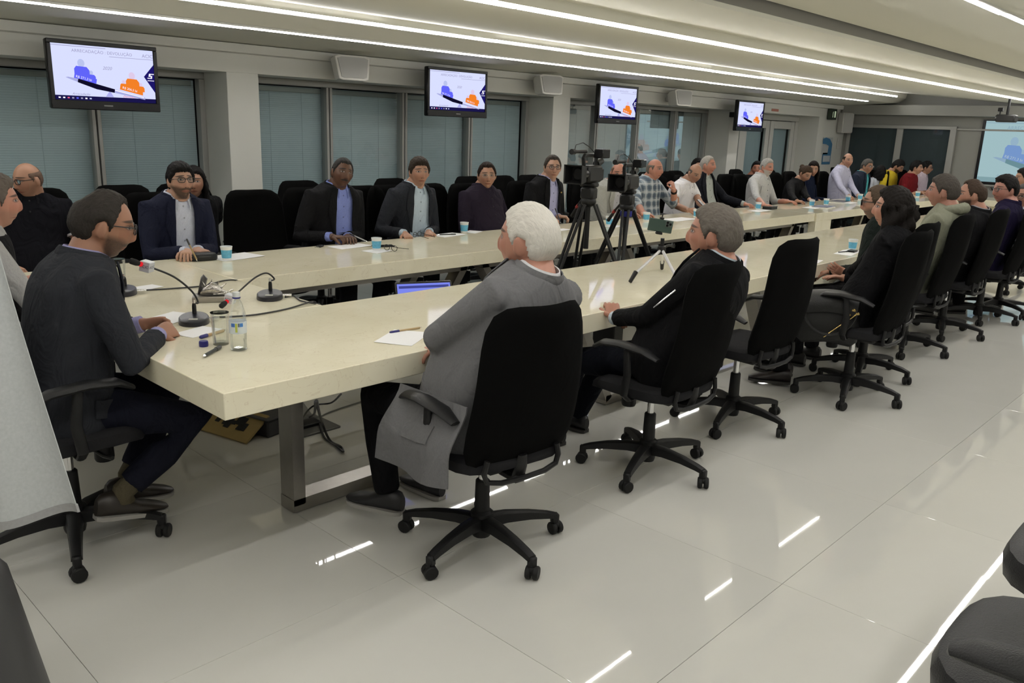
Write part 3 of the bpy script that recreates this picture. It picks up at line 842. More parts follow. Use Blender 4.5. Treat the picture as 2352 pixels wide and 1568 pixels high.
SKIN_N = [0]
def person(label, head, face, look, lean=.08, side=0.0, pitch=0.0, roll=0.0, skin=(.50, .29, .20), hair=None, beard=0.0, mous=0.0, beardc=(.03, .025, .02),
           brow=(.03, .02, .015), glasses=None, top=None, hands=None, curl=(.5, .5), hdirs=(None, None), hup=(None, None), poles=(None, None), feet=None, belly=.02, k=1.0, fat=.0, tyaw=0.0,
           voxel=.0065, cv=.011, trousers=(.012, .012, .014), shoe=(.012, .011, .010), female=False, hipz=.565, hscale=.91, legs=True, tail=False, sock=None):
    """a seated figure; head: world position of the head's centre; face, look: headings of body and head in degrees"""
    head = np.asarray(head, float)
    fr = R(face-90)
    Rz = rotz(fr)
    root = np.array([head[0], head[1], 0])-Rz @ V(side, lean, 0)
    t = thing('person', label, 'person', tuple(root), fr)
    ID = '%02d' % SKIN_N[0]; SKIN_N[0] += 1
    def w2l(p): return Rz.T @ (np.asarray(p, float)-root)
    HC = V(side, lean, head[2])
    HM = rotz(R(look-face)) @ rotx(R(pitch)) @ roty(R(roll))
    def h2l(p): return np.asarray(p) @ (HM.T)*hscale+HC
    NB = HC+V(-.15*side, 0, -(.092 if hscale < 1.05 else .080)*hscale)+V(0, -.044, 0)+V(0, -.02 if pitch > -20 else -.05, 0)
    H0 = V(0, 0, min(hipz, NB[2]-.38))
    T = Torso(H0, NB, k*(.92 if female else 1.0), belly, R(tyaw))
    # arms
    hands = hands or ((.16, .30, .64), (-.16, .30, .64))
    arms = []
    for i, sd in enumerate((1, -1)):
        h = hands[i]
        W0 = w2l(atz(h[1], h[2], h[3])) if h[0] == 'p' else V(*h)
        S_ = T.sh(sd)
        pole = V(sd*.55, -.25, -1) if poles[i] is None else V(*poles[i])
        fd = W0-S_; fd[2] *= .3
        if hdirs[i] is not None: fd = V(*hdirs[i])
        fd = nrm(fd)
        W = W0-fd*.075
        E = ik(S_, W, .30, .265, pole)
        up = V(0, 0, 1) if hup[i] is None else V(*hup[i])
        arms.append((S_, E, W, fd, up, sd))
    mats = skin_mat('skin_'+ID, skin, None, brow, beardc, beard, mous)
    # body: head, ears, neck, trunk, arms, palms fused to one surface; fingers grown from the palms
    hm = head_mb(fat, not (hair and hair.get('style') == 'long')); hm.xf(HM*hscale, HC)
    body = MB(); body.v = list(hm.v); body.f = list(hm.f)
    nr = .050 if female else .059
    body.tube([h2l((0, -.022, -.03)), h2l((0, -.026, -.085)), NB+(HC-NB)*.25+V(0, -.012, 0), NB, T.c(.85)], [nr*.95, nr*.97, nr, nr*1.12, nr*1.3], 18)
    body.tube([T.c(.9), T.c(.5), T.c(.02)], [.06, .06, .07], 12)
    fing = MB()
    short = top.get('sleeve', 'long') in ('short', 'rolled')
    for i, (S_, E, W, fd, up, sd) in enumerate(arms):
        r0 = (.042, .040, .036, .026) if short else (.030, .028, .027, .025)
        body.tube([T.c(.84)+T.X*sd*.08, S_, E, E*.35+W*.65, W+fd*.012], [.04, r0[0], r0[1], r0[2], r0[3]], 12)
        pm, fg = hand_mb(W, fd, up, sd, curl[i], .97 if not female else .88)
        body.add(pm.v, pm.f); fing.add(fg.v, fg.f)
    fv, ff = np.array(fing.v), fing.f
    def post_body(co, F):
        n = len(co)
        hp = (co-HC) @ HM/hscale
        neckmask = (hp[:, 2] < -.13) | (np.abs(hp).max(1) > .2)
        hp[neckmask] = (9, 9, 9)
        F2 = (F.tolist() if hasattr(F, 'tolist') else list(F))+[tuple(i+n for i in f) for f in ff]
        return np.concatenate([co, fv]), F2, np.concatenate([hp, np.full((len(fv), 3), 9.0)])
    fused('body', body, mats, t, voxel, 2, post_body)
    # hair
    if hair: make_hair(t, hair, HM*hscale, HC, fat, ID)
    if glasses: make_glasses(t, glasses, HM*hscale, HC)
    # clothes
    def torso_mb(off, t0, t1, sleeve_off, end, cuff=None):
        m = MB(); ts = [x for x in np.linspace(t0, t1, 20)]
        m.loft([T.ring(x, off) for x in ts])
        for (S_, E, W, fd, up, sd) in arms:
            d1 = E-S_; d2 = W-E
            pth = [T.c(.83)+T.X*sd*.085*k, S_, S_+d1*.35, S_+d1*.75]
            rr = [.070, .066*k**.5, .060, .053]
            if end > .5:
                pth += [E]; rr += [.050]
                kk = min(1.0, (end-.5)*2)
                for q in (.33, .7, 1.0):
                    pth.append(E+d2*kk*q); rr.append(.048-.012*q*kk+.004*(q == 1))
            else:
                pth[-1] = S_+d1*end*1.5; rr[-1] = .056
            m.tube(pth, np.array(rr)+sleeve_off-.012, 14)
        return m
    kind = top['kind']
    col = top['color']
    def cloth(nm, c, fold=.5): return fabric(nm+'_'+ID, c, fold)
    mtop = top.get('mat') or cloth(kind, col, top.get('fold', .5))
    end = {'long': .985, 'short': .42, 'rolled': .72}[top.get('sleeve', 'long')]
    if kind == 'jacket':
        sc = top['shirt']; msh = cloth('shirt', sc, .35)
        fused('shirt', torso_mb(.006, -.05, .985, .002, .99), msh, t, cv*1.1, 2)
        w0, w1, w2 = top.get('open', (.055, .075, .05)); tb = top.get('close', -.4)
        def openw(tt): return np.interp(tt, [tb, tb+.12, .3, .62, .86, .98], [0 if tb > -.3 else w2, w2, w2, w1, w1*.98, w0])
        def post(co, F):
            x, d, tt = T.local(co); F = np.asarray(F)
            hw, hf, hb = T.dims(np.clip(tt, -.3, 1.02))
            def inside(x, d, tt, hf): return (d > .02) & (d < hf+.06) & (np.abs(x) < openw(tt)) & (tt > tb)
            ins = inside(x, d, tt, hf)
            fx, fd_, ft, fh = (q[F].mean(1) for q in (x, d, tt, hf))
            keep = ~inside(fx, fd_, ft, fh)
            F = F[keep]
            used = np.zeros(len(co), bool); used[F.ravel()] = True
            mv = ins & used
            sg = np.where(x >= 0, 1, -1); newx = sg*openw(tt)
            co = co.copy(); co[mv] += np.outer((newx-x)[mv], T.X)
            mp = np.cumsum(used)-1
            return co[used], mp[F], None
        jm = torso_mb(.019, -.24, 1.0, .014, .93)
        jk = fused('jacket', jm, mtop, t, cv, 3, post)
        # lapels
        for sg in (-1, 1):
            def lp(u, v):
                tt = .985-.62*v if tb < .3 else .985-(.985-tb-.02)*v
                wd = np.interp(v, [0, .12, .3, .42, 1], [.030, .045, .052, .060, .004])*(1.0 if not female else .85)
                x = sg*(float(openw(tt))-.004+wd*u)
                return T.front(x, tt, .026+.004*math.sin(u*math.pi))
            obj('lapel', MB().sheet(lp, 4, 14, .004*sg), mtop, jk, label='folded jacket lapel')
        collar(t, T, NB, mtop, .083, .034, -132, 132, 'jacket_collar', jk, HC)
        collar(t, T, NB, msh, .0695, .040, -158, 158, 'shirt_collar', None, HC)
        placket(T, top.get('buttonc', tuple(c*.6 for c in sc)), t, .010, float(w1), lo=max(.05, tb))
        for i, (S_, E, W, fd, up, sd) in enumerate(arms):
            cf = nrm(W-E)
            obj('cuff', MB().tube([W-cf*.045, W-cf*.005], [.0335, .0335], 14, cap=True), msh, t)
        if top.get('pocket'):
            for sd in (1, -1):
                def fl_(u, v): return T.ring(.02-.06*v, .024, 72)[0 if sd == 1 else 36]*0+side_pt(T, sd, u, .10-.12*v, .024)
                obj('pocket_flap', MB().sheet(fl_, 6, 4, .006), mtop, jk)
        if top.get('pin'):
            obj('lapel_pin', MB().ball(T.front(-.085 if top['pin'] < 0 else .085, .78, .036), .009, 8, 6), M_GOLD, jk, label='small bright lapel pin')
        if tail:
            def tl(u, v):
                a = T.c(.10)-T.X*(.205+.03*v)*k
                return V(-.205*k-.085*smooth(v*1.6)-.02*math.sin(u*7)*v, -.17+.36*u+.03*v*u, .665-.30*v+.05*abs(u-.5)*v)
            tj = obj('jacket_tail', MB().sheet(tl, 14, 12, .006), mtop, jk)
            def pf(u, v): q = tl(.30+.42*u, .30+.20*v+.05*u); return q+V(-.008, 0, 0)
            obj('pocket_flap', MB().sheet(pf, 6, 4, .004), mtop, jk)
        if top.get('zip'):
            i = 1; S_, E, W, fd, up, sd = arms[i]
            a, b = S_+(E-S_)*.35, S_+(E-S_)*.80
            o_ = nrm(np.cross(E-S_, V(0, 1, 0)))*.0
            out = nrm(V(-1, -.35, .25))
            obj('zipper', MB().tube([a+out*.062, (a+b)/2+out*.062, b+out*.056], .0035, 6), M_CHROME, jk, label='short silver sleeve zipper')
    else:
        fused(kind, torso_mb(.012, -.20, 1.0 if kind != 'hoodie' else 1.0, .008, end), mtop, t, cv, 3)
        if kind in ('shirt', 'polo', 'vest_shirt'):
            collar(t, T, NB, mtop, .0715, .042, -156, 156, 'collar', None, HC)
            placket(T, top.get('buttonc', tuple(c*.55 for c in col)), t, .017, .02, lo=.05 if kind != 'polo' else .68)
        if kind == 'hoodie':
            obj('hood', MB().tube([NB+rotz(R(a)) @ V(0, -.085, 0)*V(1.1, 1, 1)+V(0, -.01, -.01-.03*abs(a)/150) for a in range(-140, 141, 20)], [.02, .028, .033, .036, .038, .04, .042, .043, .042, .04, .038, .036, .033, .028, .02], 10), mtop, t)
        if top.get('trim'):
            for (S_, E, W, fd, up, sd) in arms:
                e = S_+(E-S_)*.62; dd = nrm(E-S_)
                obj('sleeve_trim', MB().tube([e-dd*.006, e+dd*.008], [.0585, .0585], 16), fabric('trim_'+ID, top['trim'], .1), t)
        if top.get('vest'):
            def openv(tt): return np.interp(tt, [-.3, .5, .98], [.01, .02, .05])
            def postv(co, F):
                x, d, tt = T.local(co); F = np.asarray(F)
                fx, fd_, ft = (q[F].mean(1) for q in (x, d, tt))
                keep = ~((fd_ > .02) & (np.abs(fx) < openv(ft)))
                F = F[keep]; used = np.zeros(len(co), bool); used[F.ravel()] = True
                return co[used], (np.cumsum(used)-1)[F], None
            vm = MB().loft([T.ring(x, .026) for x in np.linspace(-.2, .93, 18)])
            fused('vest', vm, cloth('vest', top['vest'], .4), t, cv, 2, postv)
        if top.get('pocketf'):
            def pk(u, v): return T.front(.05+.085*u, .74-.16*v, .016)
            obj('chest_pocket', MB().sheet(pk, 5, 5, .004), mtop, t)
    if top.get('watch') is not None:
        S_, E, W, fd, up, sd = arms[top['watch']]; cf = nrm(W-E)
        obj('watch', MB().tube([W-cf*.035, W-cf*.012], [.034, .034], 16), M_BLACK, t, label='black wristwatch')
    if top.get('badge'):
        def bd(u, v): return T.front(.06+.05*u, .62-.05*v, .03)
        obj('badge', MB().sheet(bd, 2, 2, .003), M_PAPER, t)
    # legs
    if not legs: return t, T, arms
    feet = feet or ((.13, .42, .085), (-.13, .42, .085))
    tr = MB(); shoes = []
    tr.ball(H0+V(0, .01, -.015), (.175*T.k, .135*T.k, .10), 20, 12)
    for i, sd in enumerate((1, -1)):
        A = V(*feet[i][:3]); Hh = H0+V(sd*.09, .02, -.01)
        K = ik(Hh, A, .44, .41, V(sd*.12, .7, 1.0))
        dsh = nrm(A-K)
        tr.tube([Hh-V(0, .04, 0), Hh*.6+K*.4, K, K*.55+A*.45, A-dsh*(.065 if sock else .005)], [.092, .088, .071, .062, .053], 14)
        if sock: obj('sock', MB().tube([A-dsh*.11, A-dsh*.03, A+V(0, .02, -.02)], [.041, .042, .044], 14), fabric('sock_'+ID, sock, .3), t)
        shoes.append((A, K, R(feet[i][3]) if len(feet[i]) > 3 else 0.0, R(feet[i][4]) if len(feet[i]) > 4 else 0.0))
    fused('trousers', tr, fabric('trousers_'+ID, trousers, .5), t, max(cv*1.2, .013), 3)
    for A, K, ya, pi in shoes:
        shoe_obj(t, A, ya, pi, shoe, ID)
    return t, T, arms

def side_pt(T, sd, u, tt, off):
    hw, hf, hb = T.dims(tt); a = R(75-60*u)      # from the front round to the side
    ca, sa = math.cos(a), math.sin(a); e = 1/(abs(ca)**2.5+abs(sa)**2.5)**.4
    return T.c(tt)+T.X*sd*ca*e*(hw+off)+T.F*sa*e*(hf+off)

def collar(t, T, NB, m, r, h, a0, a1, name, parent, HC):
    n = 27
    dirn = nrm(HC-NB); c0 = T.c(.985)
    def pt(u, v):
        a = R(a0+(a1-a0)*u); aa = abs(math.degrees(a)); f = max(0, (aa-110)/48)
        top_ = c0+V(0, -.008, 0)+(T.X*math.sin(a)-T.F*math.cos(a))*r*V(1, 1, 1)+T.up*(h*.72-.018*f)+T.F*.016*f
        bot = c0+(T.X*math.sin(a)*(1+.25*f)-T.F*math.cos(a)*(1+.30*f))*(r+.016)+T.up*(-.018-.052*f)
        return top_*(1-v)+bot*v+(T.X*math.sin(a)-T.F*math.cos(a))*.006*math.sin(v*math.pi)
    obj(name, MB().sheet(pt, n, 4, .004), m, parent or t)

def placket(T, bc, t, off, w, lo=.05, hi=.9):
    m = MB()
    tt = hi
    while tt > lo:
        m.ball(T.front(0.0, tt, off+.003), (.0055, .004, .0055), 8, 5); tt -= .13
    o = obj('buttons', m, mat('button_%d' % (int(bc[0]*99)*10000+int(bc[1]*99)*100+int(bc[2]*99)), bc, .4), t); o['kind'] = 'stuff'

def shoe_obj(t, A, ya, pi, col, ID, white=False):
    M = rotz(ya) @ rotx(pi)
    rings = []; sol = []
    for y, hw, zt, zb in ((-.075, .020, .0, -.068), (-.06, .032, .016, -.072), (-.02, .038, .024, -.074), (.03, .040, .004, -.075), (.08, .045, -.022, -.075), (.13, .047, -.032, -.074), (.17, .040, -.042, -.072), (.195, .022, -.052, -.066)):
        a = 2*np.pi*np.arange(14)/14
        zc, zh = (zt+zb)/2, (zt-zb)/2
        rings.append(np.stack([np.cos(a)*hw, np.full(14, y), zc+np.sin(a)*zh], 1))
        sol.append(np.array([(-hw*1.05, y, -.082), (hw*1.05, y, -.082), (hw*1.07, y, -.066), (-hw*1.07, y, -.066)]))
    s = obj('shoe', MB().loft(rings).xf(M, A), mat('shoe_%s' % ID, col, .4), t)
    obj('sole', MB().loft(sol).xf(M, A), mat('sole_%s' % ID, (.32, .31, .29) if sum(col) > .04 else (.03, .028, .026), .6), s)

def make_hair(t, hr, HM, HC, fat, ID):
    style = hr.get('style', 'short'); th = hr.get('th', .014); m = hair_mat('hair_'+ID, hr['color'], hr.get('var', .35))
    rec = hr.get('recede', 0.0); bald = hr.get('bald', 0.0)
    nu, nv = 88, 56
    d = sphere_dirs(nu, nv); p = head_pts(d, fat, False)
    az = np.abs(np.degrees(np.arctan2(d[..., 0], d[..., 1])))
    hl = np.interp(az, [0, 25, 48, 62, 74, 82, 90, 106, 122, 150, 180], np.array([.066, .068, .062, .040, .012, -.014, .018, .010, -.050, -.092, -.100]))
    if hr.get('low'): hl = hl-hr['low']*np.interp(az, [0, 60, 90], [1, 1, 0])
    hl = hl+rec*np.interp(az, [0, 20, 48, 70, 85], [.8, 1.0, 1.2, .5, 0])
    nz = np.sin(d[..., 0]*23+d[..., 2]*11)*np.sin(d[..., 1]*19+1.3)*.5+np.sin(d[..., 0]*47+d[..., 1]*31)*.3
    nz2 = np.sin(d[..., 0]*61+d[..., 1]*43)*np.sin(d[..., 2]*57+2.1)
    edge = smooth((p[..., 2]-hl+.004*nz+.003*nz2)/.018)
    thick = th*edge*(1+.20*nz+.06*nz2)
    thick = thick*(1-.5*np.interp(az, [70, 82, 118, 138], [0, 1, 1, 0])*smooth((.035-p[..., 2])/.04)*(1 if style != 'long' else 0))
    toptk = hr.get('top', 1.0)
    thick = thick*(1+(toptk-1)*smooth((p[..., 2]-.05)/.05))
    if hr.get('front'): thick = thick+hr['front']*edge*smooth((p[..., 1]-.03)/.05)*smooth((p[..., 2]-.05)/.03)
    if hr.get('backv'): thick = thick+hr['backv']*edge*smooth((-p[..., 1]-.02)/.05)
    if bald:
        b_ = smooth((p[..., 2]-(.115-.085*bald))/.022)*smooth((p[..., 1]+.02+.075*bald)/.03)
        thick = thick*(1-b_)
        if hr.get('fuzz'): thick = np.maximum(thick, 0)
    if hr.get('crown'):
        q = np.sqrt((p[..., 0]+.01)**2+(p[..., 1]+.055)**2+(p[..., 2]-.085)**2)
        thick = thick*(1-.75*smooth((.045-q)/.03))
    nrmv = d*np.array([1/.0765, 1/.098, 1/.1175]); nrmv /= np.linalg.norm(nrmv, axis=-1, keepdims=True)
    q = p+nrmv*(thick[..., None]+np.where(thick > .0009, .0022, -.004)[..., None])
    idx = np.arange((nv+1)*nu).reshape(nv+1, nu); F = []
    ok = thick > .0006
    for i in range(nv):
        for j in range(nu):
            j2 = (j+1) % nu
            if ok[i, j] or ok[i+1, j] or ok[i, j2] or ok[i+1, j2]: F.append((idx[i, j], idx[i+1, j], idx[i+1, j2], idx[i, j2]))
    v = q.reshape(-1, 3); hp = v.copy()
    mb = MB(); 
    used = np.zeros(len(v), bool)
    if F: used[np.array(F).ravel()] = True
    mp = np.cumsum(used)-1
    v = v[used]; hp = hp[used]; F = [tuple(int(mp[a]) for a in f) for f in F]
    mb.add(v @ HM.T+HC, F)
    extra = MB()
    if style == 'long':
        wd_ = hr.get('wide', 0); ln = hr.get('len', .22); wv = hr.get('wave', .006); a0 = hr.get('open', 62)
        rings = []
        for i in range(15):
            u = i/14; z = .045-(ln+.045)*u
            pts = []
            for side_ in (1, -1):
                row = []
                for jj in range(25):
                    a = R(a0+6*u+(360-2*a0-12*u)*jj/24)
                    rx = .088+wd_+.016*math.sin(u*math.pi)*.8+.010*u; ry = .104+wd_+.012*math.sin(u*math.pi)-.012*u
                    off = (0 if side_ > 0 else -.026)+wv*math.sin(jj*2.1+u*9)+wv*.7*math.sin(jj*.9-u*15)
                    row.append((math.sin(a)*(rx+off), math.cos(a)*(ry+off)-.01-.01*u, z+.006*math.sin(jj*1.7)*u))
                pts += row if side_ > 0 else row[::-1]
            rings.append(np.array(pts))
        extra.loft(rings)
    if style == 'bun':
        extra.ball((.0, -.125, .045), (.038, .034, .036), 16, 10)
        extra.ball((.0, -.09, .02), (.06, .04, .06), 14, 8)
    if extra.v:
        hp = np.concatenate([hp, np.array(extra.v)])
        e = np.array(extra.v) @ HM.T+HC; mb.add(e, extra.f)
    me = mesh(mb, 'hair', sharp=0)
    a = me.attributes.new('hp', 'FLOAT_VECTOR', 'POINT'); a.data.foreach_set('vector', np.asarray(hp, np.float32).ravel())
    obj('hair', me, m, t)

def make_glasses(t, spec, HM, HC):
    col, rad = spec[0], spec[1]
    m = mat('glasses_%s' % spec[2], col, .35, metal=.6 if spec[2] == 'wire' else 0)
    g = MB()
    yf = .106
    for s_ in (-1, 1):
        pts = []
        for k in range(21):
            a = 2*math.pi*k/20; c_, s2 = math.cos(a), math.sin(a); e = 1/(abs(c_)**3+abs(s2)**3)**(1/3)
            x = .033*s_+c_*e*.0245; z = .008+s2*e*.0175
            pts.append((x, yf-.10*(abs(x)-.0)**1.0*.18-.004, z))
        g.tube(pts, rad, 6, cap=False)
        g.tube([(s_*.058, yf-.014, .016), (s_*.074, yf-.03, .016), (s_*.079, .0, .012), (s_*.079, -.02, .004)], rad*.9, 6)
    g.tube([(-.0095, yf-.004, .012), (0, yf+.002, .015), (.0095, yf-.004, .012)], rad, 6)
    o = obj('glasses', g.xf(HM, HC), m, t)
    ln = MB()
    for s_ in (-1, 1):
        ln.add([(s_*.033+.022*math.cos(a)*1.0, yf-.012, .008+.016*math.sin(a)) for a in np.linspace(0, 2*math.pi, 13)[:-1]], [tuple(range(12))])
    obj('lenses', ln.xf(HM, HC), glass_mat('lens_glass', (.9, .93, .93), 1.0), o)

# skin tones, hair colours (linear)
FAIR, TAN, RED, DEEP, WARM = (.46, .27, .19), (.38, .205, .135), (.48, .225, .16), (.115, .058, .036), (.42, .23, .155)
BLK, DBR, BRN, GRY, WHT, SLT = (.010, .009, .009), (.022, .015, .011), (.05, .033, .022), (.17, .155, .14), (.60, .575, .52), (.085, .08, .075)
NAVY, BLKS, CHAR, LBLUE, WSH = (.012, .014, .030), (.009, .009, .010), (.022, .024, .030), (.40, .47, .66), (.62, .63, .70)
G_FAR, G_NEAR, G_2ND = 'office chairs along the window-side table', 'office chairs along the near table', 'office chairs lined up by the windows'
def seat(t, label, group, ang=0.0, at=None, sz=1.0):
    x, y = at or (t.location.x, t.location.y)
    c = chair(x, y, math.degrees(t.rotation_euler.z)+ang, label, group, sz)
    return c
PEOPLE = []
def add(*a, **k):
    t, T, arms = person(*a, **k); PEOPLE.append(t); return t

# --- window side of the table, from the head table outwards
p = add('person in a navy suit and dark glasses holding a pen at the table', aty(415, 417, 5.12), -90, -93, lean=.14, pitch=6, skin=FAIR, hair=dict(color=BLK, th=.017, low=.008, top=1.25), beard=.85, beardc=(.045, .028, .018), brow=BLK,
    glasses=((.012, .012, .014), .0026, 'dark'), top=dict(kind='jacket', color=NAVY, shirt=(.60, .63, .74), open=(.055, .066, .07)), hands=(('p', 428, 582, .795), ('p', 468, 578, .795)), curl=(.7, .55), hdirs=((.5, .8, 0), (-.1, 1, 0)))
seat(p, 'office chair under the person in the navy suit', G_FAR)
p = add('person in a black suit over a blue shirt with white collar, head tilted', aty(786, 398, 5.10), -90, -103, lean=.16, side=-.02, pitch=2, roll=-11, skin=DEEP, hair=dict(color=(.03, .028, .027), th=.007, low=.006, recede=.012), mous=.95, beardc=(.012, .011, .010), brow=(.012, .01, .01),
    top=dict(kind='jacket', color=BLKS, shirt=(.22, .27, .60), open=(.055, .075, .08)), hands=(('p', 785, 545, .80), ('p', 800, 547, .79)), curl=(.9, .35), hdirs=((-.5, .8, 0), (.5, .9, 0)), k=1.08, belly=.05, fat=.12)
seat(p, 'office chair under the person in the black suit with the tilted head', G_FAR)
p = add('person in a dark open suit over a pale blue shirt, hair combed aside', aty(963, 397, 5.12), -90, -112, lean=.12, pitch=3, skin=WARM, hair=dict(color=(.035, .026, .02), th=.018, low=.006, top=1.3, front=.006), brow=DBR,
    top=dict(kind='jacket', color=CHAR, shirt=(.50, .60, .70), open=(.06, .085, .10)), hands=(('p', 938, 545, .76), ('p', 985, 540, .76)), curl=(.8, .8))
seat(p, 'office chair under the person in the dark open suit and pale shirt', G_FAR)
p = add('person in a dark plum shirt with wire glasses, leaning back', aty(1118, 404, 5.16), -90, -124, lean=-.02, skin=WARM, hair=dict(color=(.02, .013, .01), th=.014, recede=.012), glasses=((.4, .36, .3), .0014, 'wire'), fat=.16,
    top=dict(kind='shirt', color=(.020, .015, .026)), belly=.08, k=1.06, hands=((.18, .30, .64), (-.18, .30, .64)))
seat(p, 'office chair under the person in the plum shirt', G_FAR)
p = add('person in a black blazer with dark glasses and a lapel pin', aty(1269, 386, 5.12), -90, -124, lean=.10, pitch=2, skin=FAIR, hair=dict(color=(.05, .04, .034), th=.013, recede=.014, top=1.1), glasses=((.03, .012, .012), .0026, 'plum'), fat=.08,
    top=dict(kind='jacket', color=BLKS, shirt=(.42, .42, .64), open=(.055, .07, .08), pin=-1), hands=(('p', 1275, 507, .79), ('p', 1300, 498, .80)), curl=(.5, .9), hdirs=((.7, .7, 0), (-.6, .8, 0)))
seat(p, 'office chair under the person in the black blazer with the lapel pin', G_FAR)
p = add('balding person in a pale grey jacket hidden behind the two video cameras', aty(1420, 398, 5.12), -90, -130, lean=.16, pitch=-8, skin=RED, hair=dict(color=(.16, .10, .07), th=.006, recede=.02, bald=.8),
    top=dict(kind='jacket', color=(.36, .36, .33), shirt=(.5, .5, .52)), hands=(('p', 1462, 492, .79), ('p', 1482, 487, .80)), curl=(.6, .8), hdirs=((-.8, .5, 0), (-.8, .5, 0)))
seat(p, 'office chair under the person in the pale grey jacket', G_FAR)
p = add('balding person in a blue plaid shirt, fingers at the mouth', aty(1504, 389, 5.10), -90, -86, lean=.14, skin=RED, hair=dict(color=(.14, .12, .10), th=.008, recede=.02, bald=1.0), fat=.10,
    top=dict(kind='shirt', color=(.3, .3, .3), mat=plaid_mat(), sleeve='rolled', watch=1), hands=(('p', 1492, 492, .79), (-.06, .335, 1.075)), hdirs=((-.8, .6, 0), (.35, -.1, .9)), hup=(None, (-.2, 1, .2)), curl=(.5, 1.0), poles=(None, (-.6, .3, -1)), belly=.06, k=1.06)
seat(p, 'office chair under the person in the plaid shirt', G_FAR)
p = add('bald person in a white short-sleeved polo looking down at a phone', aty(1596, 398, 5.06), -90, -114, lean=.20, pitch=-24, skin=TAN, hair=dict(color=(.10, .09, .08), th=.004, recede=.02, bald=1.0), brow=(.06, .05, .04),
    top=dict(kind='polo', color=(.76, .75, .78), sleeve='short'), hands=(('p', 1596, 482, .80), ('p', 1630, 478, .81)), hdirs=((-.7, .6, .1), (.5, .7, .2)), hup=((.5, .3, .8), (-.5, .3, .8)), curl=(.8, .8), belly=.06)
seat(p, 'office chair under the person in the white polo', G_FAR)
p = add('grey-haired person in a dark jacket over a striped shirt, seen in profile', aty(1626, 380, 5.28), -90, -82, lean=.05, pitch=2, skin=RED, hair=dict(color=(.34, .32, .29), th=.010, recede=.01, top=.8), fat=.12,
    top=dict(kind='jacket', color=(.012, .013, .018), shirt=(.42, .45, .43), open=(.06, .10, .13)), hands=((.18, .3, .66), ('p', 1722, 470, .79)), hdirs=(None, (.2, 1, 0)), belly=.09, k=1.05)
seat(p, 'office chair under the grey-haired person in the dark jacket', G_FAR)
p = add('person with a white beard in a light grey shirt with a chest pocket', aty(1762, 385, 5.14), -90, -105, lean=.08, skin=RED, hair=dict(color=(.36, .35, .33), th=.012, top=1.2), beard=.95, beardc=(.50, .47, .43), brow=(.25, .23, .2),
    top=dict(kind='shirt', color=(.50, .50, .50), pocketf=True, sleeve='rolled', buttonc=(.1, .1, .12)), hands=(('p', 1768, 472, .79), ('p', 1820, 463, .79)), hdirs=((-.6, .7, 0), (.1, 1, 0)), curl=(.5, .35))
seat(p, 'office chair under the person with the white beard', G_FAR)
p = add('person with brown hair in a bun and a black blouse, writing', aty(1850, 399, 5.10), -90, -112, lean=.16, pitch=-30, skin=WARM, female=True, hair=dict(color=(.045, .028, .018), th=.012, style='bun'),
    top=dict(kind='shirt', color=(.010, .010, .011)), hands=(('p', 1842, 462, .79), ('p', 1866, 459, .79)), hdirs=((-.7, .6, 0), (.5, .8, 0)), curl=(.5, .8))
seat(p, 'office chair under the person with the hair bun', G_FAR)
p = add('person with long dark hair in a dark blue top beside the hair bun', aty(1868, 388, 5.32), -90, -150, lean=.06, pitch=-12, skin=WARM, female=True, hair=dict(color=(.012, .008, .007), th=.014, style='long', len=.25, open=58),
    top=dict(kind='sweater', color=(.008, .012, .030)), hands=((.10, .32, .70), (-.10, .32, .70)))
seat(p, 'office chair under the person with long dark hair', G_FAR)
p = add('tall balding person in a pale lilac shirt sitting upright', aty(1947, 369, 5.14), -90, -128, lean=.06, skin=WARM, hair=dict(color=(.03, .025, .02), th=.005, recede=.024, bald=.75), 
    top=dict(kind='shirt', color=(.48, .48, .62)), hands=(('p', 1955, 453, .79), ('p', 1975, 451, .79)), belly=.05, k=1.08)
seat(p, 'office chair under the person in the lilac shirt', G_FAR)
p = add('person with grey hair and glasses in a blue blazer over a turquoise shirt', aty(1992, 383, 5.14), -90, -108, lean=.08, skin=TAN, hair=dict(color=SLT, th=.015, low=.004, top=1.2), glasses=((.05, .025, .02), .0026, 'brown'),
    top=dict(kind='jacket', color=(.018, .024, .042), shirt=(.09, .42, .46), open=(.055, .07, .08)))
seat(p, 'office chair under the person with the turquoise shirt', G_FAR)
p = add('person with dark hair in a pale blouse turned away between blazer and yellow polo', aty(2022, 396, 5.3), -90, 0, lean=.04, skin=WARM, female=True, hair=dict(color=BLK, th=.016, style='long', len=.14, open=70),
    top=dict(kind='sweater', color=(.45, .48, .54)))
seat(p, 'office chair under the person in the pale blouse', G_FAR)
p = add('bearded person in a yellow polo with the head bowed', aty(2062, 383, 5.10), -90, -88, lean=.12, pitch=-28, skin=WARM, hair=dict(color=BLK, th=.018, low=.006, top=1.3), beard=.95, beardc=(.02, .014, .01),
    top=dict(kind='polo', color=(.62, .47, .035), sleeve='short'), belly=.04)
seat(p, 'office chair under the person in the yellow polo', G_FAR)
p = add('person in a dark red short-sleeved shirt in profile', aty(2105, 386, 4.8), -90, -80, lean=.08, skin=WARM, hair=dict(color=BLK, th=.018, top=1.2),
    top=dict(kind='tee', color=(.14, .010, .014), sleeve='short'), hands=((.16, .34, .78), (-.16, .34, .78)))
seat(p, 'office chair under the person in the dark red shirt', G_FAR)
p = add('person with black hair in a pale pink shirt, farthest along the table', aty(2128, 386, 4.9), -90, -78, lean=.08, skin=TAN, hair=dict(color=BLK, th=.017, top=1.1), glasses=((.02, .015, .015), .0024, 'dark'),
    top=dict(kind='shirt', color=(.58, .48, .56)))
seat(p, 'office chair under the person in the pale pink shirt', G_FAR)
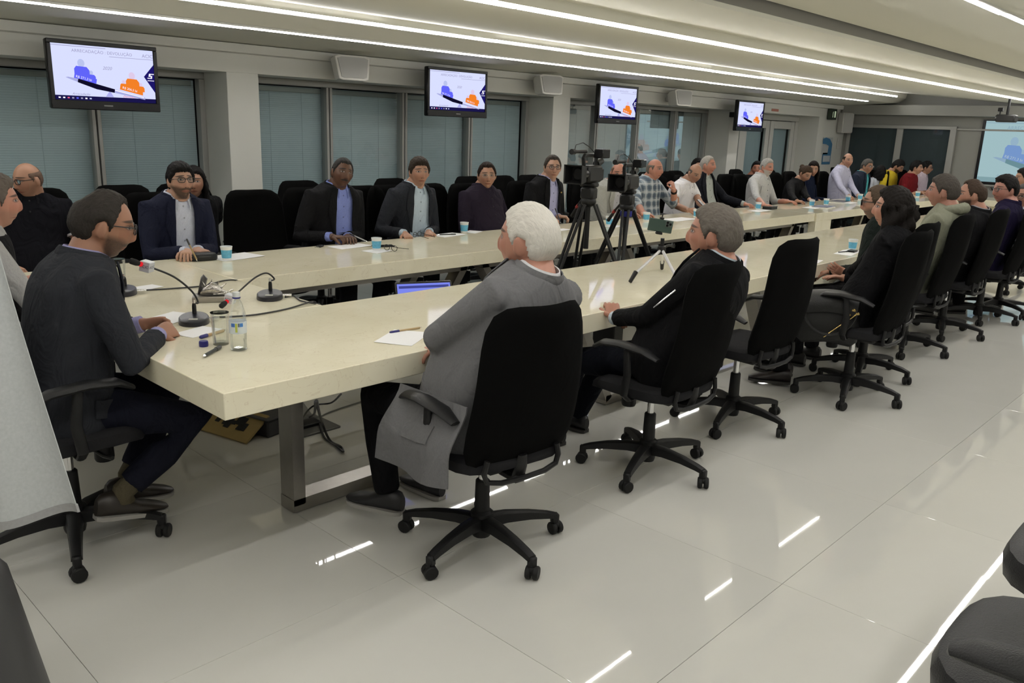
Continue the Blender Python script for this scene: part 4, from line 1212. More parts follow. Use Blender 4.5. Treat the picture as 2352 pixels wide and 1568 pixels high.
# --- second row by the windows
p = add('bald person with glasses in a black polo with striped cuffs by the window', aty(64, 414, 5.85), -112, -160, lean=.0, pitch=-8, skin=TAN, hair=dict(color=(.13, .085, .065), th=.003, recede=.01, bald=.9), glasses=((.012, .011, .011), .0028, 'dark'), fat=.05, beard=.18, beardc=(.08, .06, .05),
    top=dict(kind='polo', color=(.007, .007, .010), sleeve='short', trim=(.42, .40, .42)), hands=((.06, .36, .66), (-.16, .32, .65)), hdirs=((-.6, .7, -.2), (.2, .9, -.2)), curl=(.5, .6), k=1.05, trousers=(.008, .009, .014))
seat(p, 'office chair under the person in the black polo by the window', G_2ND)
p = add('person with long dark hair in black half hidden behind the navy suit', aty(446, 418, 5.88), -100, -120, lean=.02, skin=WARM, female=True, hair=dict(color=BLK, th=.014, style='long', len=.2, open=60),
    top=dict(kind='sweater', color=(.008, .008, .009)), hands=((.10, .34, .70), ('p', 492, 512, .74)), curl=(.6, .8))
seat(p, 'office chair under the person behind the navy suit', G_2ND)
p = add('person in a black top with bare arms behind the white beard', aty(1738, 388, 5.95), -90, -150, lean=.04, skin=(.40, .17, .11), hair=dict(color=BLK, th=.012), top=dict(kind='tee', color=(.008, .008, .009), sleeve='short'), hands=((.22, .30, .66), (-.1, .3, .66)))
seat(p, 'office chair under the person behind the white beard', G_2ND)
p = add('person with black hair mostly hidden behind the grey-haired profile', aty(1602, 384, 5.95), -90, -120, lean=.04, skin=WARM, hair=dict(color=BLK, th=.016), top=dict(kind='shirt', color=(.02, .02, .024)))
seat(p, 'office chair under the person hidden behind the grey-haired profile', G_2ND)
# --- head table
p = add('person in a charcoal suit speaking into the microphone, hands clasped', aty(236, 519, 3.17), 0, -14, hscale=1.03, lean=.20, pitch=-12, skin=(.33, .165, .105), hair=dict(color=(.030, .026, .023), th=.013, recede=.022, top=.9, var=.6, crown=1), beard=.8, beardc=(.045, .032, .025), brow=(.025, .02, .016), voxel=.005, cv=.009,
    glasses=((.012, .011, .011), .0026, 'dark'), top=dict(kind='jacket', color=(.026, .028, .034), shirt=(.30, .29, .50), open=(.055, .07, .08), pocket=True), hands=((.035, .41, .785), (-.03, .41, .80)), hdirs=((-.45, .85, .05), (.45, .85, .05)), hup=((.75, 0, .65), (-.75, 0, .65)), curl=(.75, .75),
    poles=((.75, -.35, -.8), (-.6, -.3, -1)), feet=((.12, .12, .19, 0, -10), (-.06, .22, .16, 0, -8)), shoe=(.022, .017, .013), sock=(.085, .072, .045), trousers=(.009, .010, .018), k=1.02)
SUIT = p
seat(p, 'office chair at the head table under the person in the charcoal suit', 'office chairs at the head table')
p = add('person in a black vest over grey sleeves, cut off at the far head-table corner', aty(-14, 466, 4.22), 0, -4, hscale=.98, lean=.10, skin=RED, hair=dict(color=(.12, .10, .085), th=.018, top=1.2), beard=.3, beardc=(.2, .17, .14),
    top=dict(kind='shirt', color=(.36, .36, .36), vest=(.010, .010, .012), sleeve='rolled'), hands=((.16, .46, .80), (-.16, .46, .80)), voxel=.006)
seat(p, 'office chair at the far corner of the head table', 'office chairs at the head table')
# --- near side, seen from behind
p = add('white-haired person in a grey blazer seen from behind in the nearest chair', aty(1213, 555, 1.98), 90, 104, hscale=1.09, lean=-.13, side=.09, pitch=2, skin=(.42, .20, .14), hair=dict(color=WHT, th=.011, var=.22, crown=1, backv=.002), fat=.16, voxel=.005, cv=.009,
    top=dict(kind='jacket', color=(.145, .145, .150), shirt=(.7, .7, .72), pocket=True, fold=.35), hands=((-.03, .27, .74), (.06, .23, .77)), poles=((.9, .3, -.5), (-1.0, .30, -.45)), hdirs=((-1, .2, 0), (1, .1, 0)), k=1.10, belly=.10,
    feet=((.16, .46, .085), (-.13, .40, .125, 18, 0)), shoe=(.014, .014, .016), tail=True, trousers=(.005, .005, .006))
seat(p, 'nearest office chair in the near row, under the white-haired person', G_NEAR, at=(2.09, 2.10), sz=.94, ang=-8)
p = add('grey-haired person in a black jacket with a sleeve zipper, leaning back', aty(1638, 541, 1.92), 90, 107, hscale=1.09, lean=-.13, side=.07, pitch=3, skin=(.40, .19, .13), hair=dict(color=(.125, .11, .095), th=.015, var=.55, backv=.007, top=1.1), voxel=.005, cv=.009, fat=.04,
    top=dict(kind='jacket', color=(.007, .007, .008), shirt=(.45, .52, .58), zip=True), hands=((.06, .28, .70), (-.06, .31, .77)), hdirs=((-.7, .6, 0), (.5, .5, .6)), poles=((.7, -.4, -.8), (-.8, -.3, -.9)), curl=(.6, .7), k=1.06, belly=.05,
    feet=((.10, .62, .085), (-.14, .58, .085)), shoe=(.006, .006, .007), trousers=(.006, .007, .011))
seat(p, 'second office chair in the near row, under the grey-haired person', G_NEAR, at=(3.22, 2.10), sz=.97)
chair(4.15, 2.16, -4, 'empty office chair in the near row with its grey seat showing', G_NEAR)
p = add('person with long dark wavy hair in black with open hands, handbag at the chair arm', aty(2050, 482, 1.83), 90, 102, hscale=1.02, lean=-.08, side=.12, pitch=4, skin=(.44, .22, .15), female=True, hair=dict(color=(.010, .008, .007), th=.026, style='long', len=.29, wave=.016, open=64, top=1.0, wide=.012), voxel=.006,
    top=dict(kind='sweater', color=(.006, .006, .007)), hands=(('p', 1912, 634, .72), ('p', 1922, 618, .75)), hdirs=((-.75, .6, .15), (-.6, .6, .35)), hup=((.3, -.1, .9), (-.8, -.2, -.3)), curl=(.25, .2), feet=((.12, .50, .085), (-.12, .40, .10, 25, 0)), trousers=(.006, .006, .007), shoe=(.012, .008, .008))
WOMAN = p
seat(p, 'office chair in the near row under the person with long wavy hair', G_NEAR)
p = add('person with dark-framed glasses and cropped hair, half hidden behind the long wavy hair', aty(2018, 468, 2.14), 90, 103, hscale=1.02, lean=.09, side=.15, pitch=-2, skin=(.36, .19, .13), hair=dict(color=(.07, .05, .035), th=.008, recede=.012), beard=.75, beardc=(.06, .04, .03), glasses=((.010, .010, .010), .0036, 'thick'),
    top=dict(kind='hoodie', color=(.010, .014, .012)), hands=((.1, .33, .68), (-.1, .33, .68)))
seat(p, 'office chair in the near row behind the person with long wavy hair', G_NEAR)
p = add('person with short grey-brown hair in an olive hooded top', aty(2166, 441, 1.98), 90, 100, hscale=1.02, lean=-.12, pitch=2, skin=(.34, .165, .12), hair=dict(color=(.055, .048, .042), th=.014, var=.4, low=.003), top=dict(kind='hoodie', color=(.20, .205, .155)), k=1.08, voxel=.006, hands=((.12, .32, .66), (-.12, .32, .66)))
seat(p, 'office chair in the near row under the person in the olive hooded top', G_NEAR)
p = add('bearded person with receding brown hair in a black jacket, in the near row', aty(2232, 449, 2.0), 90, 112, hscale=1.02, lean=-.08, side=-.05, skin=(.36, .18, .125), hair=dict(color=(.045, .030, .022), th=.011, recede=.02, crown=1), beard=.95, beardc=(.03, .02, .016), top=dict(kind='jacket', color=(.007, .007, .008), shirt=(.3, .3, .33)), k=1.1, belly=.06)
seat(p, 'office chair in the near row under the bearded person in the black jacket', G_NEAR)
p = add('person with dark hair and glasses in a purple-blue shirt holding up a hand', aty(2308, 437, 2.0), 90, 140, hscale=1.02, lean=-.04, skin=(.36, .17, .13), hair=dict(color=BLK, th=.019, front=.008, top=1.2), glasses=((.02, .015, .015), .0022, 'dark'), mous=.5, top=dict(kind='shirt', color=(.011, .008, .028)), fat=.08,
    hands=((.12, .32, .68), (.0, .30, .93)), hdirs=(None, (.3, .2, .9)), hup=(None, (-.3, .8, .1)), curl=(.5, .8))
seat(p, 'office chair in the near row under the person in the purple-blue shirt', G_NEAR)
p = add('person in a black vest over white sleeves with crossed arms at the right edge', aty(2352, 453, 1.96), 128, 160, hscale=1.02, lean=-.06, skin=(.34, .17, .12), hair=dict(color=(.07, .068, .066), th=.008, recede=.008), glasses=((.015, .013, .012), .0026, 'dark'), brow=BLK,
    top=dict(kind='shirt', color=(.46, .45, .52), vest=(.008, .012, .010), badge=True), hands=((-.15, .22, .80), (.12, .24, .78)), hdirs=((-1, .15, .1), (1, .15, 0)), poles=((.8, .2, -1), (-.8, .2, -1)), belly=.05, k=1.1, trousers=(.007, .007, .008))
seat(p, 'office chair in the near row under the person with crossed arms', G_NEAR)
p = add('dark-haired person mostly cut off by the right edge in the farthest near seat', aty(2352, 411, 2.3), 90, 120, lean=.0, skin=TAN, hair=dict(color=BLK, th=.018), top=dict(kind='shirt', color=(.02, .02, .025)), legs=False)
seat(p, 'office chair in the near row at the right edge', G_NEAR)
flush()
# --- unoccupied chairs
chair(aty(577, 415, 5.42)[0], 5.2, 172, 'empty office chair between the navy suit and the black suit', G_FAR)
for px, lab in ((842, 'empty office chair turned aside just right of the black suit'), (1012, 'empty office chair just right of the dark open suit'), (1680, 'empty office chair between the grey-haired profile and the white beard')):
    chair(aty(px, 410, 5.45)[0], 5.25, 176 if px != 1012 else 188, lab, G_FAR)
for px, lab in ((288, 'empty office chair by the window post behind the charcoal suit'), (700, 'empty office chair by the windows behind the black suit'), (912, 'empty office chair by the windows left of the dark open suit'), (1092, 'empty office chair by the windows behind the plum shirt, left one'),
                (1166, 'empty office chair by the windows behind the plum shirt, right one'), (1232, 'empty office chair by the windows left of the black blazer'), (1345, 'empty office chair by the windows behind the video cameras'), (1500, 'empty office chair by the windows behind the plaid shirt, left one'),
                (1545, 'empty office chair by the windows behind the plaid shirt, right one'), (1778, 'empty office chair near the glazed door behind the white beard'), (1930, 'empty office chair against the wall behind the lilac shirt')):
    chair(aty(px, 400, 6.1)[0], 5.9, 180, lab, G_2ND)

# ------------------------------------------------------------------ screens
def poly_flat(pts, y):
    return MB().add([(x, y, z) for x, z in pts], [tuple(range(len(pts)))])
def flat_obj(name, pts, y, m, par): return obj(name, poly_flat(pts, y), m, par, sharp=0)
def text(par, s, x, z, size, m, y, align='LEFT', shear=0.0, rot=0.0):
    c = bpy.data.curves.new('screen_text', 'FONT'); c.body = s; c.size = size; c.align_x = align; c.shear = shear; c.resolution_u = 3
    c.materials.append(m)
    o = bpy.data.objects.new('screen_text', c); COL.objects.link(o); o.parent = par
    o.matrix_local = Matrix.Translation((x, y, z)) @ Matrix.Rotation(R(90), 4, 'X') @ Matrix.Rotation(rot, 4, 'Z')
    return o
def slide(par, W, H, tone='tv', full=True):
    """the slide with its see-saw pen; local frame x right, z up, facing -y; origin lower left of the picture"""
    k = tone
    if tone == 'tv': mix = lambda c: c; g = 1.0
    else: mix = lambda c: tuple(.30*a+b for a, b in zip(c, (.14, .26, .29))); g = 1.0
    E = lambda n, c: emis('%s_%s' % (k, n), mix(c), g)
    bg = E('ground', (.70, .74, 1.02) if tone == 'tv' else (.68, .80, .80)); ink = E('ink', (.34, .33, .52)); violet = E('violet', (.30, .10, .85))
    blue = E('blue', (.12, .13, .95)); dkb = E('navy', (.012, .008, .14)); org = E('orange', (.90, .22, .02)); blk = E('black', (.005, .004, .02))
    wht = E('white', (.95, .93, 1.05)); pal = E('pale_face', (.50, .56, .86)); pnk = E('pink_face', (.74, .60, .82)); red = E('red', (.75, .12, .25)); sil = E('silver', (.40, .42, .75)); tri = E('fulcrum', (.42, .42, .85)); bar = E('taskbar', (.010, .008, .07) if tone == 'tv' else (.25, .28, .28))
    P = lambda pts: [(a*W, b*H) for a, b in pts]
    q = -.0015
    def F(name, pts, layer, m): flat_obj(name, P(pts), q*layer, m, par)
    F('slide_ground', [(0, .08), (1, .08), (1, 1), (0, 1)], 1, bg)
    F('taskbar', [(0, 0), (1, 0), (1, .08), (0, .08)], 1, bar)
    F('header_rule', [(0, .975), (1, .99), (1, 1), (0, 1)] if False else [(0, .965), (.52, .965), (.52, .975), (0, .975)], 2, ink)
    F('title_rule', [(.55, .825), (1, .825), (1, .833), (.55, .833)], 2, ink)
    text(par, 'ARRECADAÇÃO : DEVOLUÇÃO', .19*W, .868*H, .078*H, ink, q*2)
    text(par, 'ACIC', .885*W, .862*H, .092*H, ink, q*2)
    text(par, '2020', .475*W, .585*H, .085*H, ink, q*2, shear=.3)
    def fig(cx, base, s, m, mf):
        F('figure_body', [(cx-.07*s, base), (cx+.075*s, base), (cx+.075*s, base+.15*s), (cx+.05*s, base+.21*s), (cx-.05*s, base+.22*s), (cx-.07*s, base+.17*s)], 3, m)
        F('figure_head', [(cx+.034*s*math.cos(a), base+.275*s+.075*s*math.sin(a)) for a in np.linspace(0, 2*math.pi, 15)[:-1]], 2, mf)
    fig(.27, .40, 1.0, blue, pal); fig(.36, .36, .55, blue, pal)
    F('amount_box', [(.19, .40), (.40, .315), (.41, .40), (.20, .485)], 4, blue)
    fig(.765, .24, .95, org, pnk); fig(.675, .24, .5, org, pnk); fig(.85, .205, .5, org, pnk)
    F('amount_box', [(.63, .235), (.865, .14), (.87, .235), (.64, .325)], 4, org)
    text(par, 'R$ 271,3 bi', .205*W, .415*H, .062*H, wht, q*5, rot=R(-12)); text(par, 'R$ 206,5 bi', .655*W, .255*H, .062*H, wht, q*5, rot=R(-12))
    F('pen_tip', [(.11, .405), (.135, .415), (.23, .39), (.22, .33)], 5, sil)
    F('pen_barrel', [(.225, .392), (.58, .232), (.575, .165), (.40, .215), (.222, .325)], 5, blk)
    F('pen_end', [(.58, .232), (.885, .105), (.885, .06), (.575, .165)], 5, sil)
    F('pen_clip', [(.58, .226), (.875, .105), (.875, .088), (.58, .205)], 6, wht)
    F('fulcrum', [(.53, .20), (.565, .085), (.485, .085)], 3, tri)
    text(par, 'Arrecadação', .16*W, .095*H, .062*H, ink, q*2, shear=.4); text(par, 'Devolução', .66*W, .085*H, .058*H, red, q*2, shear=.4)
    F('corner_wedge', [(1, .74), (.89, .50), (1, .20)], 3, dkb)
    F('wedge_mark', [(.945, .565), (.998, .565), (.996, .548), (.963, .548), (.960, .525), (.978, .525), (.974, .47), (.925, .47), (.927, .487), (.960, .487), (.962, .508), (.938, .508)], 4, wht)
    F('wedge_line', [(.925, .425), (.995, .425), (.995, .437), (.925, .437)], 4, wht)
    if tone == 'tv':
        for i, (c) in enumerate((wht, wht, red, ink, blue, ink, wht, pal)):
            F('taskbar_icon', [(.03+.042*i, .025), (.05+.042*i, .025), (.05+.042*i, .05), (.03+.042*i, .05)], 2, c)

def tv(x0, x1, z0, z1, y, label):
    W, H = x1-x0, z1-z0
    t = thing('television', label, 'television', ((x0+x1)/2, y, z0), R(-1.5), 'wall televisions showing the slide')
    obj('housing', MB().cbox((-W/2, .0, 0), (W/2, .05, H), .008), M_BLACK, t)
    b = .028
    fr = MB().cbox((-W/2, -.012, H-b), (W/2, .0, H), .004).cbox((-W/2, -.012, b), (-W/2+b, .0, H-b), .004).cbox((W/2-b, -.012, b), (W/2, .0, H-b), .004).cbox((-W/2, -.014, 0), (W/2, .0, .062), .005)
    obj('bezel', fr, M_BLACK, t)
    sc = bpy.data.objects.new('screen', mesh(MB().quad((0, 0, 0), (W-2*b, 0, 0), (W-2*b, 0, H-b-.062), (0, 0, H-b-.062)), 'screen')); COL.objects.link(sc); sc.parent = t
    sc.data.materials.append(M_BLACK); sc.location = (-W/2+b, -.002, .062)
    slide(sc, W-2*b, H-b-.062)
    obj('wall_mount', MB().cbox((-.12, .05, H*.3), (.12, .16, H*.75), .005).cbox((-.03, .15, H*.45), (.03, 6.64-y-.0, H*.62), .004), M_PLAST, t)
    obj('maker_plate', MB().cbox((-.03, -.0155, .026), (.03, -.0135, .036), .0005), mat('dull_grey', (.12, .12, .12), .5), t)
TVY = 6.30
for (a, b_, lab) in ((110, 359, 'wall television farthest left, between the leftmost windows'), (983, 1118, 'wall television above the plum shirt, in the middle window bay'), (1380, 1468, 'wall television above the video cameras'), (1705, 1764, 'wall television farthest from the camera, by the glazed door')):
    pa, pb = aty(a, 150, TVY), aty(b_, 150, TVY)
    zt = aty((a+b_)/2, {110: 98, 983: 158, 1380: 196, 1705: 232}[a], TVY)[2]; zb = aty((a+b_)/2, {110: 253, 983: 269, 1380: 285, 1705: 302}[a], TVY)[2]
    tv(pa[0], pb[0], zb, zt, TVY, lab)

def wall_speaker(px, py, label):
    p = aty(px, py, 6.42)
    t = thing('wall_speaker', label, 'speaker', (p[0], 6.42, p[2]), R(-10), 'white wall speakers between the televisions')
    prof_ = [(-.17, .10), (-.13, .115), (.13, .115), (.17, .10), (.14, -.09), (.11, -.10), (-.11, -.10), (-.14, -.09)]
    M = rotx(R(-8))
    obj('cabinet', MB().loft([np.array([(x*s_, y, z*s_) for x, z in prof_]) for y, s_ in ((-.09, .97), (-.085, 1.0), (.02, .95), (.10, .7))]).xf(M), M_WHITE, t, sharp=25)
    obj('grille', MB().loft([np.array([(x*.86, y, z*.82+.002) for x, z in prof_]) for y in (-.097, -.089)]).xf(M), mat('speaker_grille', (.42, .42, .41), .8, bump=.3, bscale=900), t, sharp=25)
    obj('bracket', MB().cbox((-.03, .09, -.03), (.03, .22, .03), .006), M_WHITE, t)
wall_speaker(802, 162, 'white wall speaker between the first two televisions')
wall_speaker(1257, 199, 'white wall speaker between the second and third televisions')
wall_speaker(1560, 228, 'white wall speaker between the third and fourth televisions')
p = aty(1944, 281, 6.5); t = thing('wall_speaker', 'tall white speaker hanging at the far room corner', 'speaker', (15.68, 6.5, p[2]), R(-35))
obj('cabinet', MB().cbox((-.11, -.09, -.19), (.11, .09, .17), .015), M_WHITE, t); obj('grille', MB().cbox((-.095, -.097, -.175), (.095, -.09, .155), .01), MATS['speaker_grille'], t)
obj('bracket', MB().cbox((-.02, .08, -.03), (.02, .17, .03), .004), M_WHITE, t)
# exit sign, posters, switch, smoke mark
p = aty(1909, 263, 6.6); t = thing('exit_sign', 'small dark exit sign with a pictogram above the corner posters', 'sign', (p[0], 6.58, p[2]), 0)
obj('plate', MB().cbox((-.10, -.02, -.09), (.16, .05, .10), .008), mat('exit_dark', (.03, .045, .03), .5), t)
obj('pictogram', MB().add([(x, -.0215, z) for x, z in ((.05, -.05), (.11, -.05), (.11, .06), (.05, .06))], [(0, 1, 2, 3)]), emis('exit_pale', (.30, .36, .24), 1), t)
obj('arrow', MB().add([(x, -.0215, z) for x, z in ((-.02, -.05), (.0, -.05), (.0, .05), (-.02, .05))], [(0, 1, 2, 3)]), MATS['exit_pale'], t)
def poster(px, py, w, h, label, kind):
    p = aty(px, py, 6.63); t = thing('poster', label, 'poster', (p[0], 6.632, p[2]), 0)
    b1, b2 = mat('poster_blue', (.05, .17, .32), .5), mat('poster_white', (.50, .53, .55), .5)
    if kind == 1:
        obj('sheet', MB().cbox((-w/2, -.002, -h/2), (w/2, .002, h/2), .0005), mat('poster_pale', (.45, .47, .47), .5), t)
        obj('blue_arc', MB().add([(x*w, -.004, z*h) for x, z in ((-.5, .42), (-.2, .5), (.2, .42), (.5, .12), (.5, -.5), (.1, -.5), (.15, .0), (-.1, .1), (-.5, .12))], [tuple(range(9))]), b1, t)
    else:
        obj('sheet', MB().cbox((-w/2, -.002, -h/2), (w/2, .002, h/2), .0005), b1, t)
        obj('panel', MB().cbox((-w*.42, -.004, -h*.28), (w*.42, -.0025, h*.25), .0005), b2, t)
poster(1900, 335, .42, .30, 'blue and white poster with a curved band on the corner pier', 1)
poster(1898, 364, .36, .21, 'smaller blue framed notice below the curved-band poster', 2)
p = aty(1927, 329, 6.63); t = thing('switch_plate', 'pale switch plate on the pier right of the posters', 'switch', (p[0], 6.632, p[2]))
obj('plate', MB().cbox((-.09, -.008, -.10), (.09, .0, .10), .004), M_WHITE, t); obj('rocker', MB().cbox((-.03, -.013, -.05), (.03, -.008, .05), .003), M_WHITE, t)
p = aty(1781, 253, 6.63); t = tag(obj('wall_label', MB().cbox((-.12, -.002, -.02), (.12, .002, .02), .0005), mat('red_label', (.42, .16, .12), .6), loc=(p[0], 6.634, p[2])), 'small red label above the glazed door', 'label')
# projection screen on the far wall
t = thing('projection_screen', 'projection screen with black border on the far wall', 'screen', (XW-.03, 4.22, 0), R(-90))
SW, SZ0, SZ1 = 1.75, .965, 1.965
obj('fabric', MB().cbox((-.05, .0, SZ0-.05), (SW+.05, .008, SZ1+.02), .001), M_BLACK, t)
sc = bpy.data.objects.new('picture', mesh(MB().quad((0, 0, 0), (SW, 0, 0), (SW, 0, SZ1-SZ0), (0, 0, SZ1-SZ0)), 'picture')); COL.objects.link(sc); sc.parent = t
sc.data.materials.append(emis('screen_white', (.3, .42, .44), 1)); sc.location = (0, -.004, SZ0)
slide(sc, SW, SZ1-SZ0, 'projected')
obj('bottom_bar', MB().tube([(-.07, -.0, SZ0-.065), (SW+.07, -.0, SZ0-.065)], .018, 10), M_ALU, t)
# projector under the ceiling
p = atx(2312, 272, 13.0); t = thing('projector', 'dark projector hanging from the ceiling before the projection screen', 'projector', (p[0], p[1], p[2]), R(-90))
obj('pole', MB().tube([(0, 0, .05), (0, 0, 2.25-p[2])], .018, 10), M_PLAST, t)
obj('body', MB().cbox((-.12, -.10, -.05), (.12, .10, .05), .018), mat('projector_grey', (.015, .015, .016), .5), t)
obj('lens', MB().lathe([(.001, .0), (.035, .0), (.035, .04), (.03, .05), (.001, .045)], 16, (.04, .09, 0), rotx(R(-90))), M_BLACK, t)
obj('ceiling_plate', MB().cbox((-.07, -.07, 2.25-p[2]-.02), (.07, .07, 2.25-p[2]+.02), .005), M_PLAST, t)
obj('sensor_box', MB().cbox((-.12, -.02, .09), (-.06, .03, .14), .005).tube([(-.09, .0, .04), (-.09, .0, .10)], .009, 8), M_PLAST, t)

# ------------------------------------------------------------------ things on the tables
M_CUP = mat('cup_blue', (.12, .42, .62), .5, var=.35, vscale=60)
M_CUPW = mat('cup_white', (.78, .78, .77), .5)
def cup(px, py, label, group='blue paper cups on the tables', z=TZ, root=[None], k=1.0):
    p = atz(px, py, z)
    if root[0] is None:
        t = thing('paper_cup', label, 'cup', (p[0], p[1], z), 0, group)
        h = .085
        obj('body', MB().lathe([(.001, .003), (.026, .0), (.0285, .018), (.0335, .066), (.0335, .066)], 20), M_CUP, t)
        obj('foot_band', MB().lathe([(.0262, .0), (.0272, .0), (.0292, .014), (.0282, .014)], 20), M_CUPW, t)
        obj('rim', MB().lathe([(.0335, .064), (.0350, .078), (.0365, .081), (.0365, .085), (.0345, .085), (.0335, .078), (.027, .012), (.001, .010)], 20), M_CUPW, t)
        index_kids(t); root[0] = t
        return t
    return dup(root[0], (p[0], p[1], z), random.uniform(0, 6), label, group)
for px, py, lab in ((521, 597, 'blue paper cup beside the navy suit, nearest the head table'), (865, 574, 'blue paper cup on a napkin right of the black suit'), (1066, 534, 'blue paper cup in front of the plum shirt'), (1399, 518, 'blue paper cup below the left video camera'),
                    (1484, 507, 'blue paper cup in front of the plaid shirt'), (1599, 499, 'blue paper cup in front of the white polo'), (1667, 494, 'blue paper cup in front of the grey-haired profile'), (1741, 481, 'blue paper cup beside the dark jacket sleeve, near the end panel'),
                    (1864, 474, 'blue paper cup in front of the hair bun'), (1897, 471, 'blue paper cup right of the hair bun beside the blue notebook'), (1947, 463, 'blue paper cup in front of the lilac shirt, left of two'), (1975, 459, 'blue paper cup in front of the lilac shirt, right of two'),
                    (1957, 574, 'blue paper cup on the near table by the open hands'), (2107, 452, 'blue paper cup in front of the dark red shirt')):
    cup(px, py, lab)
def sheet(px, py, w, d, deg, label, name='paper_sheet', cat='paper', z=TZ, m=None, curl=.004):
    p = atz(px, py, z)
    mb = MB().sheet(lambda u, v: V((u-.5)*w, (v-.5)*d, .001+curl*(u*u*(1-v)+.4*v*v)), 5, 5, .0008)
    return tag(obj(name, mb, m or M_PAPER, loc=(p[0], p[1], z), rot=(0, 0, R(deg))), label, cat)
for a in ((540, 590, .30, .21, 8, 'white paper under the cup beside the navy suit'), (805, 566, .28, .16, 4, 'white paper under the hands of the black suit'), (866, 577, .16, .14, 10, 'small napkin under the cup right of the black suit'),
          (1030, 540, .26, .16, 5, 'white paper with a pen in front of the dark open suit'), (1085, 533, .15, .12, 20, 'small napkin beside the cup of the plum shirt'), (1290, 528, .16, .10, 0, 'small white slip in front of the black blazer'), (1408, 520, .16, .12, 10, 'napkin under the cup below the left video camera'),
          (1560, 504, .40, .20, 0, 'open white papers in front of the plaid shirt'), (1668, 497, .2, .12, 0, 'white slip under the cup of the grey-haired profile'), (1745, 484, .34, .14, 0, 'white paper under the cup near the end panel'), (1866, 477, .3, .16, 5, 'white papers in front of the hair bun'),
          (1950, 466, .30, .14, 0, 'white napkins around the two cups of the lilac shirt'), (393, 731, .20, .15, 25, 'white paper behind the clasped hands on the head table'), (455, 763, .16, .11, 18, 'white note beside the microphone base of the charcoal suit'), (330, 662, .16, .10, 10, 'white note beside the far microphone base'),
          (925, 776, .22, .16, 30, 'white paper under the brown pen by the grey blazer'), (1946, 581, .30, .13, 8, 'white paper with a pen on the near table by the open hands'), (1866, 601, .20, .10, 10, 'white paper on the near table behind the empty chair'), (1955, 576, .12, .10, 0, 'napkin under the cup by the open hands')):
    sheet(*a)
def pen(px, py, deg, label, col, cap, ln=.14, r=.0045):
    p = atz(px, py, TZ); t = thing('pen', label, 'pen', (p[0], p[1], TZ+r+.002), R(deg))
    m = mat('pen_%d' % int(sum(col)*1000), col, .4)
    obj('barrel', MB().tube([(-ln/2, 0, 0), (ln*.22, 0, 0)], r, 10), m, t)
    obj('cap', MB().tube([(ln*.2, 0, 0), (ln*.46, 0, 0), (ln*.5, 0, 0)], [r*1.25, r*1.2, r*.8], 10), mat('pencap_%d' % int(sum(cap)*1000), cap, .4), t)
    obj('tip', MB().tube([(-ln/2, 0, 0), (-ln*.58, 0, 0)], [r*.9, .001], 8), M_CHROME, t)
    return t
pen(489, 811, 38, 'black and silver pen lying by the bottle', (.03, .035, .035), (.02, .02, .022), .13, .0065)
pen(487, 771, 200, 'brown paper pen with a blue end by the water glass', (.45, .32, .16), (.02, .02, .16), .13, .006)
pen(930, 761, 175, 'brown paper pen with a blue end by the grey blazer', (.42, .30, .15), (.02, .02, .14), .15)
pen(1028, 540, -20, 'black pen on the paper before the dark open suit', (.015, .015, .018), (.01, .01, .012))
pen(1938, 580, -15, 'black pen on the paper by the open hands', (.013, .013, .016), (.01, .01, .011))
def held_pen(px, py, z, d, label, col):
    t = pen(px, py, 0, label, col, (.02, .02, .022), .13)
    q = atz(px, py, z); t.location = tuple(q)
    t.rotation_mode = 'QUATERNION'; t.rotation_quaternion = Vector(d).to_track_quat('X', 'Z')
held_pen(440, 572, .845, (-.3, .3, 1), 'brown pen held upright by the navy suit', (.35, .24, .10))
held_pen(822, 545, .80, (-.6, .5, .35), 'silver pen under the hands of the black suit', (.35, .35, .36))
held_pen(1281, 494, .86, (-.2, .4, 1), 'dark pen held by the black blazer', (.03, .03, .05))
# bottle cap, bottle, glass
p = atz(468, 795, TZ); t = thing('bottle_cap', 'dark blue bottle cap lying near the pen', 'cap', (p[0], p[1], TZ))
obj('shell', MB().lathe([(.001, .0), (.0165, .0), (.0165, .020), (.0145, .022), (.001, .022)], 24), mat('cap_blue', (.012, .012, .16), .4), t)
obj('ridge', MB().lathe([(.0168, .003), (.0172, .004), (.0172, .016), (.0168, .017)], 24), MATS['cap_blue'], t)
PET = glass_mat('clear_plastic', (.975, .985, .985), .5, .03); WATER = glass_mat('water', (.98, .99, .99), .35)
p = atz(549, 803, TZ); t = thing('water_bottle', 'small clear plastic water bottle with a blue and white label', 'bottle', (p[0], p[1], TZ))
obj('wall', MB().lathe([(.024, .0), (.030, .004), (.0315, .02), (.030, .035), (.0315, .05), (.0315, .125), (.029, .145), (.019, .18), (.0125, .195), (.0125, .205)], 28), PET, t)
obj('water', MB().lathe([(.001, .003), (.028, .006), (.030, .02), (.0288, .035), (.030, .05), (.030, .118), (.001, .118)], 24), WATER, t)
lb = obj('label', MB().lathe([(.0320, .068), (.0322, .069), (.0322, .112), (.0320, .113)], 28), mat('label_paper', (.62, .68, .72), .5, var=.1), t, label='white paper label with blue panels')
for a0, wd, c, nm in ((-150, 26, (.05, .16, .5), 'blue_patch'), (-95, 22, (.05, .2, .55), 'blue_patch'), (-128, 14, (.45, .5, .08), 'green_stripe'), (-112, 10, (.10, .12, .13), 'print_block')):
    obj(nm, MB().sheet(lambda u, v: V(.0326*math.cos(R(a0+wd*(u-.5))), .0326*math.sin(R(a0+wd*(u-.5))), (.095 if nm != 'green_stripe' else .075)+(.014 if nm != 'green_stripe' else .034)*v), 6, 3), mat('print_%s_%d' % (nm, a0), c, .5), lb)
obj('neck_ring', MB().lathe([(.0135, .198), (.0150, .199), (.0150, .203), (.0135, .204)], 20), MATS['cap_blue'], t)
